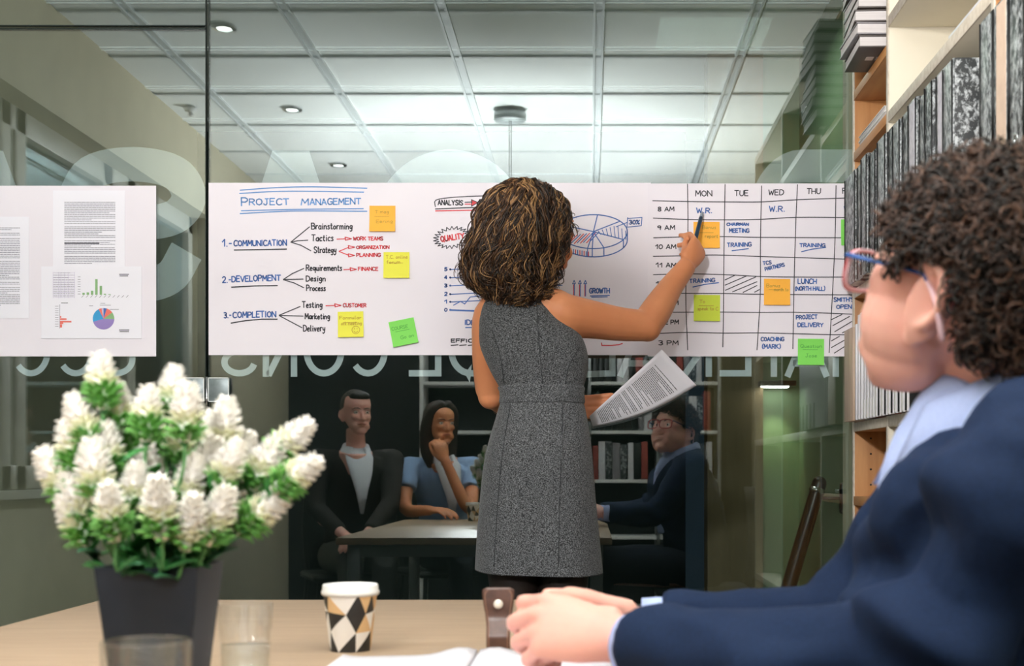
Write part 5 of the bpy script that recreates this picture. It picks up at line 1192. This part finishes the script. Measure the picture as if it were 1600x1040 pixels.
# open front: clear the jacket from the throat so the shirt shows
jo = jf.build('jacket', M['navy'], man)
lap = []
for s_ in (-1,):
    rows = [(.505, 1.475, 1.100, .030), (.455, 1.445, 1.090, .034), (.395, 1.435, 1.050, .040), (.345, 1.445, .995, .046), (.315, 1.465, .93, .046), (.30, 1.49, .86, .036), (.30, 1.51, .79, .012)]
    for x, y, z, w_ in catmull([np.array(r) for r in rows], 5): lap.append([(x-.002, y+.006, z+.006), (x+.012, y-.012, z+.002), (x+w_*.8, y-w_*.75, z-w_*.35)])
MB().sheet(lap, .005).build('lapel', M['navy'], jo)
lap = []
for x, y, z, w_ in catmull([np.array(r) for r in [(.505, 1.585, 1.100, .030), (.45, 1.615, 1.085, .034), (.39, 1.625, 1.045, .040), (.34, 1.62, .99, .046), (.31, 1.60, .93, .046), (.295, 1.575, .86, .036), (.295, 1.55, .79, .012)]], 5): lap.append([(x, y-.006, z+.006), (x+.012, y+.012, z+.002), (x+w_*.8, y+w_*.75, z-w_*.35)])
MB().sheet(lap, .005).build('lapel', M['navy'], jo)
bk = []
for a in np.linspace(-1.5, 1.5, 21):
    c = np.array([.452+.074*math.cos(a), 1.53+.074*math.sin(a), 1.082-.004*math.cos(a)]); dv = np.array([math.cos(a), math.sin(a), 0]); bk.append([c, c+dv*.004+[0, 0, .026], c+dv*.010+[0, 0, .027], c+dv*.028+[0, 0, -.022]])
MB().sheet(bk, .004).build('jacket_collar', M['navy'], jo)
# glasses
gl = thing('glasses', Tm @ Vector((0, .105, .125)), 'blue and red framed glasses on the face of the man in navy', 'glasses')
gp = lambda x, y, z: np.array(Tm @ Vector((x*HS, y*HS, z*HS)))
for s_ in (-1, 1):
    loop = []
    for k in range(33):
        a = 2*math.pi*k/32; cc, q = math.cos(a), math.sin(a); x = s_*.036+.031*math.copysign(abs(cc)**.62, cc); z = .116+.021*math.copysign(abs(q)**.62, q)
        loop.append(gp(x, .116-abs(x)*.16, z))
    MB().tube(loop, [(.0022, .0026)]*33, 8).build('rim', M['rosew'] if s_ > 5 else M['red_frame'], gl)
    MB().tube([p+np.array(um)*-.0022 for p in loop], [(.0018, .0022)]*33, 8).build('rim_inner', M['rosew'], gl)
    MB().add(loop[:-1], [tuple(range(32))]).build('lens', M['lens'], gl, smooth=False)
    MB().tube([gp(s_*.068, .104, .131), gp(s_*.073, .098, .131), gp(s_*.077, .06, .130), gp(s_*.081, .0, .128), gp(s_*.083, -.012, .122)], [(.0034, .0028), (.0050, .0024), (.0042, .002), (.0034, .0018), (.003, .0018)], 10, sub=4).build('temple', M['blue_frame'], gl)
    MB().tube([gp(s_*.083, -.012, .122), gp(s_*.090, -.030, .108), gp(s_*.089, -.042, .085), gp(s_*.086, -.046, .072)], [(.003, .0018), (.003, .002), (.0036, .0024), (.0034, .0024)], 10, sub=4, rnd=True).build('temple_tip', M['rosew'], gl)
MB().tube([gp(-.008, .114, .120), gp(0, .117, .123), gp(.008, .114, .120)], .002, 8, sub=3).build('bridge', M['red_frame'], gl)
# curly hair
def scalp_ok(d):
    # d in the head frame
    x, y, z = d
    if z < .03: return False
    if z < .10 and y > -.055: return False
    if y > .072 and z < .186: return False
    if y > .034 and z < .150+.5*(y-.034): return False
    if .006 < y <= .05 and abs(x) > .045 and z < .128: return False
    if -.046 < y <= .016 and abs(x) > .05 and z < .140: return False
    if y <= -.036 and z < .060+(.03 if abs(x) > .055 else 0): return False
    return True
hb_ = MB().ell(Tm @ Vector((0, -.018*HS, .160*HS)), np.array((.081, .097, .089))*HS, rot=np.array(Tm.to_3x3())).ell(Tm @ Vector((0, -.062*HS, .102*HS)), np.array((.066, .044, .056))*HS, rot=np.array(Tm.to_3x3()))
hm = fused(hb_, .006, 3)
rg = random.Random(9); cu = MB(); cnt = 0
while cnt < 4300:
    v = unit([rg.gauss(0, 1), rg.gauss(0, 1), rg.gauss(0, 1)]); p = np.array([0, -.014, .142])+v*np.array([.074, .094, .092])*rg.uniform(.96, 1.1)
    if not scalp_ok(p): continue
    P0 = np.array(Tm @ Vector(p*HS)); N0 = unit(np.array(Tm.to_3x3()) @ (v/np.array([.076, .096, .095]))); a = unit(np.cross(N0, [rg.gauss(0, 1), rg.gauss(0, 1), rg.gauss(0, 1)])); b = np.cross(N0, a)
    L = rg.uniform(.014, .034); R = rg.uniform(.0045, .0105); turns = rg.uniform(.9, 1.9); ph = rg.uniform(0, 6.28); lean = a*rg.uniform(-.5, .5)+b*rg.uniform(-.5, .5); pts = []
    for i in range(16):
        t = i/15; ang = ph+turns*6.283*t; pts.append(P0+(N0+lean)*L*t+(a*math.cos(ang)+b*math.sin(ang))*R*min(1, t*3))
    u = rg.random(); cu.tube(pts, [.0018*(1-.5*(i/15)**2) for i in range(16)], 5, 0 if u < .45 else (1 if u < .82 else 2)); cnt += 1
cnt = 0
while cnt < 800:
    v = unit([rg.gauss(0, 1), rg.gauss(0, 1), rg.gauss(0, 1)]); p = np.array([0, -.062, .088])+v*np.array([.064, .044, .066])
    if p[1] > -.050 or p[2] < .056: continue
    P0 = np.array(Tm @ Vector(p*HS)); N0 = unit(np.array(Tm.to_3x3()) @ (v/np.array([.064, .044, .066]))); a = unit(np.cross(N0, [rg.gauss(0, 1), rg.gauss(0, 1), rg.gauss(0, 1)])); b = np.cross(N0, a)
    L = rg.uniform(.010, .024); R = rg.uniform(.0045, .008); turns = rg.uniform(.9, 1.9); ph = rg.uniform(0, 6.28); pts = []
    for i in range(16):
        t = i/15; ang = ph+turns*6.283*t; pts.append(P0+N0*L*t+(a*math.cos(ang)+b*math.sin(ang))*R*min(1, t*3))
    u = rg.random(); cu.tube(pts, [.0018*(1-.5*(i/15)**2) for i in range(16)], 5, 0 if u < .45 else (1 if u < .82 else 2)); cnt += 1
hm.merge(cu); hm.build('curly_hair', M['hairm'], man)
# office chair of the man
M['chair'] = mat('dark_chair_shell', (34, 38, 36), .5, rgb2=(30, 34, 32), scale=40)
def chair(loc, rz, label):
    t = thing('office_chair', (0, 0, 0), label, 'chair', 'black meeting chairs')
    MB().bbox(-.24, .24, -.23, .23, .405, .445, .02).build('seat', M['chair'], t)
    g = [[(x*(1-.06*abs(k-3)/3), -.25-.02*math.sin(k/6*3.1)+(x*x)*.5*.6, .45+.47*k/6) for x in np.linspace(-.22, .22, 9)] for k in range(7)]
    MB().sheet(g, .022).build('backrest', M['chair'], t)
    for sx in (-1, 1):
        for sy in (-1, 1): MB().tube([(sx*.20, sy*.19, .41), (sx*.24, sy*.24, .0)], .011, 12).build('leg', M['black'], t)
        MB().tube([(sx*.19, -.20, .42), (sx*.20, -.255, .55), (sx*.19, -.262, .75)], .010, 10, sub=3).build('back_bar', M['black'], t)
    t.location = loc; t.rotation_euler = (0, 0, rz); return t
ch0 = chair((.545, 1.50, 0), math.pi/2, 'dark chair under the man in the navy jacket, mirrored in the glass')
# ================================================================= the two colleagues whose mirror images stand in the glass
def seated(label, face_dir, pel, neck, headc, head_yaw, sh, el, wr, hands, top_mat, shirt_mat, hair_fn, trouser, skin, bare=0.):
    pr = thing('person', (pel[0], pel[1], 0), label, 'person')
    b = MB(); T = head_frame(headc, head_yaw, -.02); head_shapes(b, T, 1.)
    f = unit(np.array(face_dir+(0,))); l = np.array([-f[1], f[0], 0]); pel = np.array(pel); neck = np.array(neck)
    b.tube([neck+[0, 0, -.06], neck, np.array(headc)+[0, 0, .03]-f*.02], [.06, .052, .05], 16, sub=3)
    b.tube([pel, pel*.5+neck*.5, neck+[0, 0, -.05]], [(.13, .13), (.12, .13), (.09, .12)], 20, sub=4)
    for k in range(2): b.tube([sh[k], el[k], wr[k]], [.044, .038, .026], 14, sub=5); hand_shapes(b, wr[k], *hands[k])
    for s_ in (-1, 1):
        h = pel+l*s_*.09; kn = h+f*.40+[0, 0, .02]; an = kn+f*.03; an[2] = .09
        b.tube([h, kn, kn+[0, 0, -.05], an, an+f*.12+[0, 0, -.045]], [.085, .062, .056, .04, .035], 14, sub=4, rnd=True)
    fused(b, .0055, 4).build('body', skin, pr); eyes(T, pr)
    MB().tube([T @ Vector(q) for q in ((-.022, .092, .054), (-.008, .101, .0575), (.008, .101, .0575), (.022, .092, .054))], .0032, 8, sub=3, rnd=True).build('lips', M['lips'], pr)
    g = MB(); g.tube([pel+[0, 0, .0], pel*.5+neck*.5, neck+[0, 0, -.13], neck+[0, 0, -.085]], [(.155, .145), (.155, .135), (.165, .108), (.12, .070)], 24, sub=4)
    for k in range(2):
        e2 = el[k]*(1-bare)+sh[k]*bare; g.ell(sh[k], (.065, .065, .06)); g.tube([sh[k], sh[k]*.45+neck*.55+[0, 0, -.045]], [.06, .045], 14); g.tube([sh[k], sh[k]*.5+e2*.5, e2], [.062, .056, .05], 16, sub=4)
        if not bare: g.ell(el[k], (.05,)*3); g.tube([el[k], el[k]*.2+wr[k]*.8], [.05, .038], 16, sub=4)
    top = fused(g, .008, 4, fold_noise(10, .004)).build('blouse' if bare else 'jacket', top_mat, pr)
    v = MB(); c = neck+[0, 0, -.055]; col_ = []
    for k in range(25):
        a = -2.7+5.4*k/24; bb = -f*math.cos(a)+l*math.sin(a); fr_ = (1-math.cos(a))/2; base = c+bb*.062+[0, 0, .02-.03*fr_]+f*.01*fr_; tp = base+[0, 0, .035]+bb*.006; col_.append([base, tp, tp+bb*(.014+.02*fr_)+[0, 0, -.04-.05*fr_]])
    v.sheet(col_, .004)
    st0 = neck+f*.095+[0, 0, -.085]; v.sheet([[st0+l*s2*w_+f*dq+[0, 0, -dz] for s2 in (-1, -.5, 0, .5, 1)] for dz, w_, dq in ((-.05, .055, -.045), (.0, .075, .008), (.08, .060, .055), (.18, .032, .075), (.30, .008, .078))], .006)
    v.build('shirt', shirt_mat, pr)
    tq = MB()
    for s_ in (-1, 1):
        h = pel+l*s_*.09; kn = h+f*.40+[0, 0, .02]; an = kn+f*.03; an[2] = .11; tq.tube([h-f*.04, kn, kn+[0, 0, -.05], an], [(.10, .1), (.076, .076), (.07, .07), (.055, .055)], 16, sub=4)
        MB().tube([an+[0, 0, -.055]-f*.03, an+f*.06+[0, 0, -.065], an+f*.17+[0, 0, -.08]], [.04, .042, .03], 14, sub=3, rnd=True).build('shoe', M['shoe'], pr)
    tq.ell(pel+[0, 0, .0], (.15, .15, .11)); fused(tq, .010, 4).build('trousers', trouser, pr)
    hair_fn(T, pr); return pr
def hair_short(T, pr):
    h = MB().ell(T @ Vector((0, -.016, .162)), (.0785, .097, .084), rot=np.array(T.to_3x3())).ell(T @ Vector((0, -.055, .105)), (.068, .055, .06), rot=np.array(T.to_3x3()))
    h.ell(T @ Vector((0, .05, .205)), (.058, .038, .030), rot=np.array(T.to_3x3())); fused(h, .005, 3, lambda c: .002*noise.noise(Vector(c)*160)).build('short_hair', M['hairm'][0], pr)
def hair_long(T, pr):
    h = MB().ell(T @ Vector((0, -.022, .158)), (.083, .098, .088), rot=np.array(T.to_3x3()))
    for s_ in (-1, 1): h.tube([T @ Vector(p) for p in ((s_*.02, .05, .222), (s_*.062, .040, .18), (s_*.078, .012, .11), (s_*.080, -.005, .03), (s_*.075, -.0, -.05), (s_*.065, .02, -.12))], [(.02, .03), (.022, .034), (.020, .038), (.022, .038), (.024, .036), (.012, .02)], 14, sub=4, rnd=True)
    h.tube([T @ Vector(p) for p in ((0, -.07, .17), (0, -.088, .10), (0, -.085, .0), (0, -.075, -.10))], [(.06, .04), (.07, .04), (.075, .035), (.05, .02)], 16, sub=4, rnd=True)
    fused(h, .006, 3, lambda c: .002*noise.noise(Vector((c[0]*120, c[1]*120, c[2]*14)))).build('long_hair', M['hairw'][0], pr)
A = np.array
M['dark_suit'] = mat('black_brown_suit', (40, 36, 34), .85, rgb2=(34, 31, 29), scale=200); M['grey_trouser'] = mat('grey_trousers', (92, 94, 92), .85, rgb2=(84, 86, 84), scale=200); M['jeans'] = mat('dark_jeans', (34, 42, 58), .85, rgb2=(28, 36, 50), scale=200); M['wshirt'] = mat('white_cotton', (226, 230, 238), .8, rgb2=(220, 224, 232), scale=200)
M['bshirt'] = mat('light_blue_blouse', (150, 178, 216), .8, rgb2=(142, 170, 208), scale=200)
seated('short-haired man in a dark jacket and white shirt, mirrored in the glass', (.35, .94), (-1.30, .58, .53), (-1.27, .66, 1.155), (-1.262, .70, 1.195), 1.05,
       (A([-1.46, .70, 1.06]), A([-1.08, .60, 1.06])), (A([-1.46, .80, .80]), A([-1.06, .82, .82])), (A([-1.27, .98, .66]), A([-1.16, 1.04, .66])),
       (((.6, .7, -.1), (0, .2, 1), (1, 0, 0), [(.4, .5, .3)]*4), ((-.5, .7, -.1), (0, .2, 1), (-1, 0, 0), [(.4, .5, .3)]*4)), M['dark_suit'], M['wshirt'], hair_short, M['grey_trouser'], M['skin_m'])
seated('long-haired woman in light blue, hand at chin, mirrored in the glass', (.45, .89), (-.80, .30, .53), (-.83, .43, 1.115), (-.835, .47, 1.145), 1.0,
       (A([-1.00, .47, 1.02]), A([-.66, .37, 1.02])), (A([-1.00, .66, .80]), A([-.66, .62, .80])), (A([-.84, .86, .79]), A([-.79, .62, 1.06])),
       (((.7, .6, .0), (0, .2, 1), (1, 0, 0), [(.3, .3, .2)]*4), ((-.35, -.1, 1), (.3, .95, .1), (-1, 0, .2), [(.9, 1.2, .7)]*4)), M['bshirt'], M['wshirt'], hair_long, M['jeans'], M['skin_w'], .45)
c2 = copy_tree(ch0, (-1.32, .55, 0), -.36); c2['label'] = 'dark chair under the short-haired man, mirrored in the glass'
c3 = copy_tree(ch0, (-.81, .27, 0), -.46); c3['label'] = 'dark chair under the long-haired woman, mirrored in the glass'
# ------------------------------------------------------------------ cabinet along the back wall, seen mirrored
cb = thing('storage_cabinet', (-.2, YB+.2, 0), 'dark storage shelves with white boards on the back wall, mirrored in the glass', 'cabinet')
MB().bbox(-1.10, .86, YB+.002, YB+.02, 0, 2.2, .002).build('back_panel', M['wall_dark'], cb, smooth='auto')
for x in (-1.10, -.57, .0, .45, .85): MB().bbox(x-.011, x+.011, YB+.02, YB+.34, 0, 2.2, .001).build('side_panel', M['white'] if x < -.5 else M['grey_leg'], cb, smooth='auto')
for (a, b) in ((-1.088, -.582), (-.558, -.012), (.012, .438), (.462, .838)):
    for z in (.08, .55, .92, 1.24, 1.56, 1.90, 2.17): MB().bbox(a, b, YB+.021, YB+.335, z, z+.022, .001).build('shelf_board', M['white'], cb, smooth='auto')
rg = random.Random(2); KM = [M['black'], M['cov2'], M['mb2'], M['jr'], M['plast']]
q = 0
for ri, (z, hgt) in enumerate(((.942, .25), (1.262, .26), (1.582, .28))):
    for bi, (a, b) in enumerate(((-.548, -.022), (.022, .43), (.472, .83))):
        x = a
        while x < b-.06:
            wd = rg.uniform(.035, .055); h_ = hgt*rg.uniform(.86, 1); mm = KM[rg.choice([0, 0, 1, 2, 3, 4])]
            o = MB().bbox(x, x+wd-.003, YB+.06, YB+.30, z, z+h_, .003).build('binder', mm, at=(x+wd/2, YB+.18, z))
            tag(o, 'binder mirrored in the glass, %s shelf of the back cabinet' % ['lower', 'middle', 'upper'][ri], 'binder', 'binders on the %s shelf of the back cabinet' % ['lower', 'middle', 'upper'][ri]); x += wd
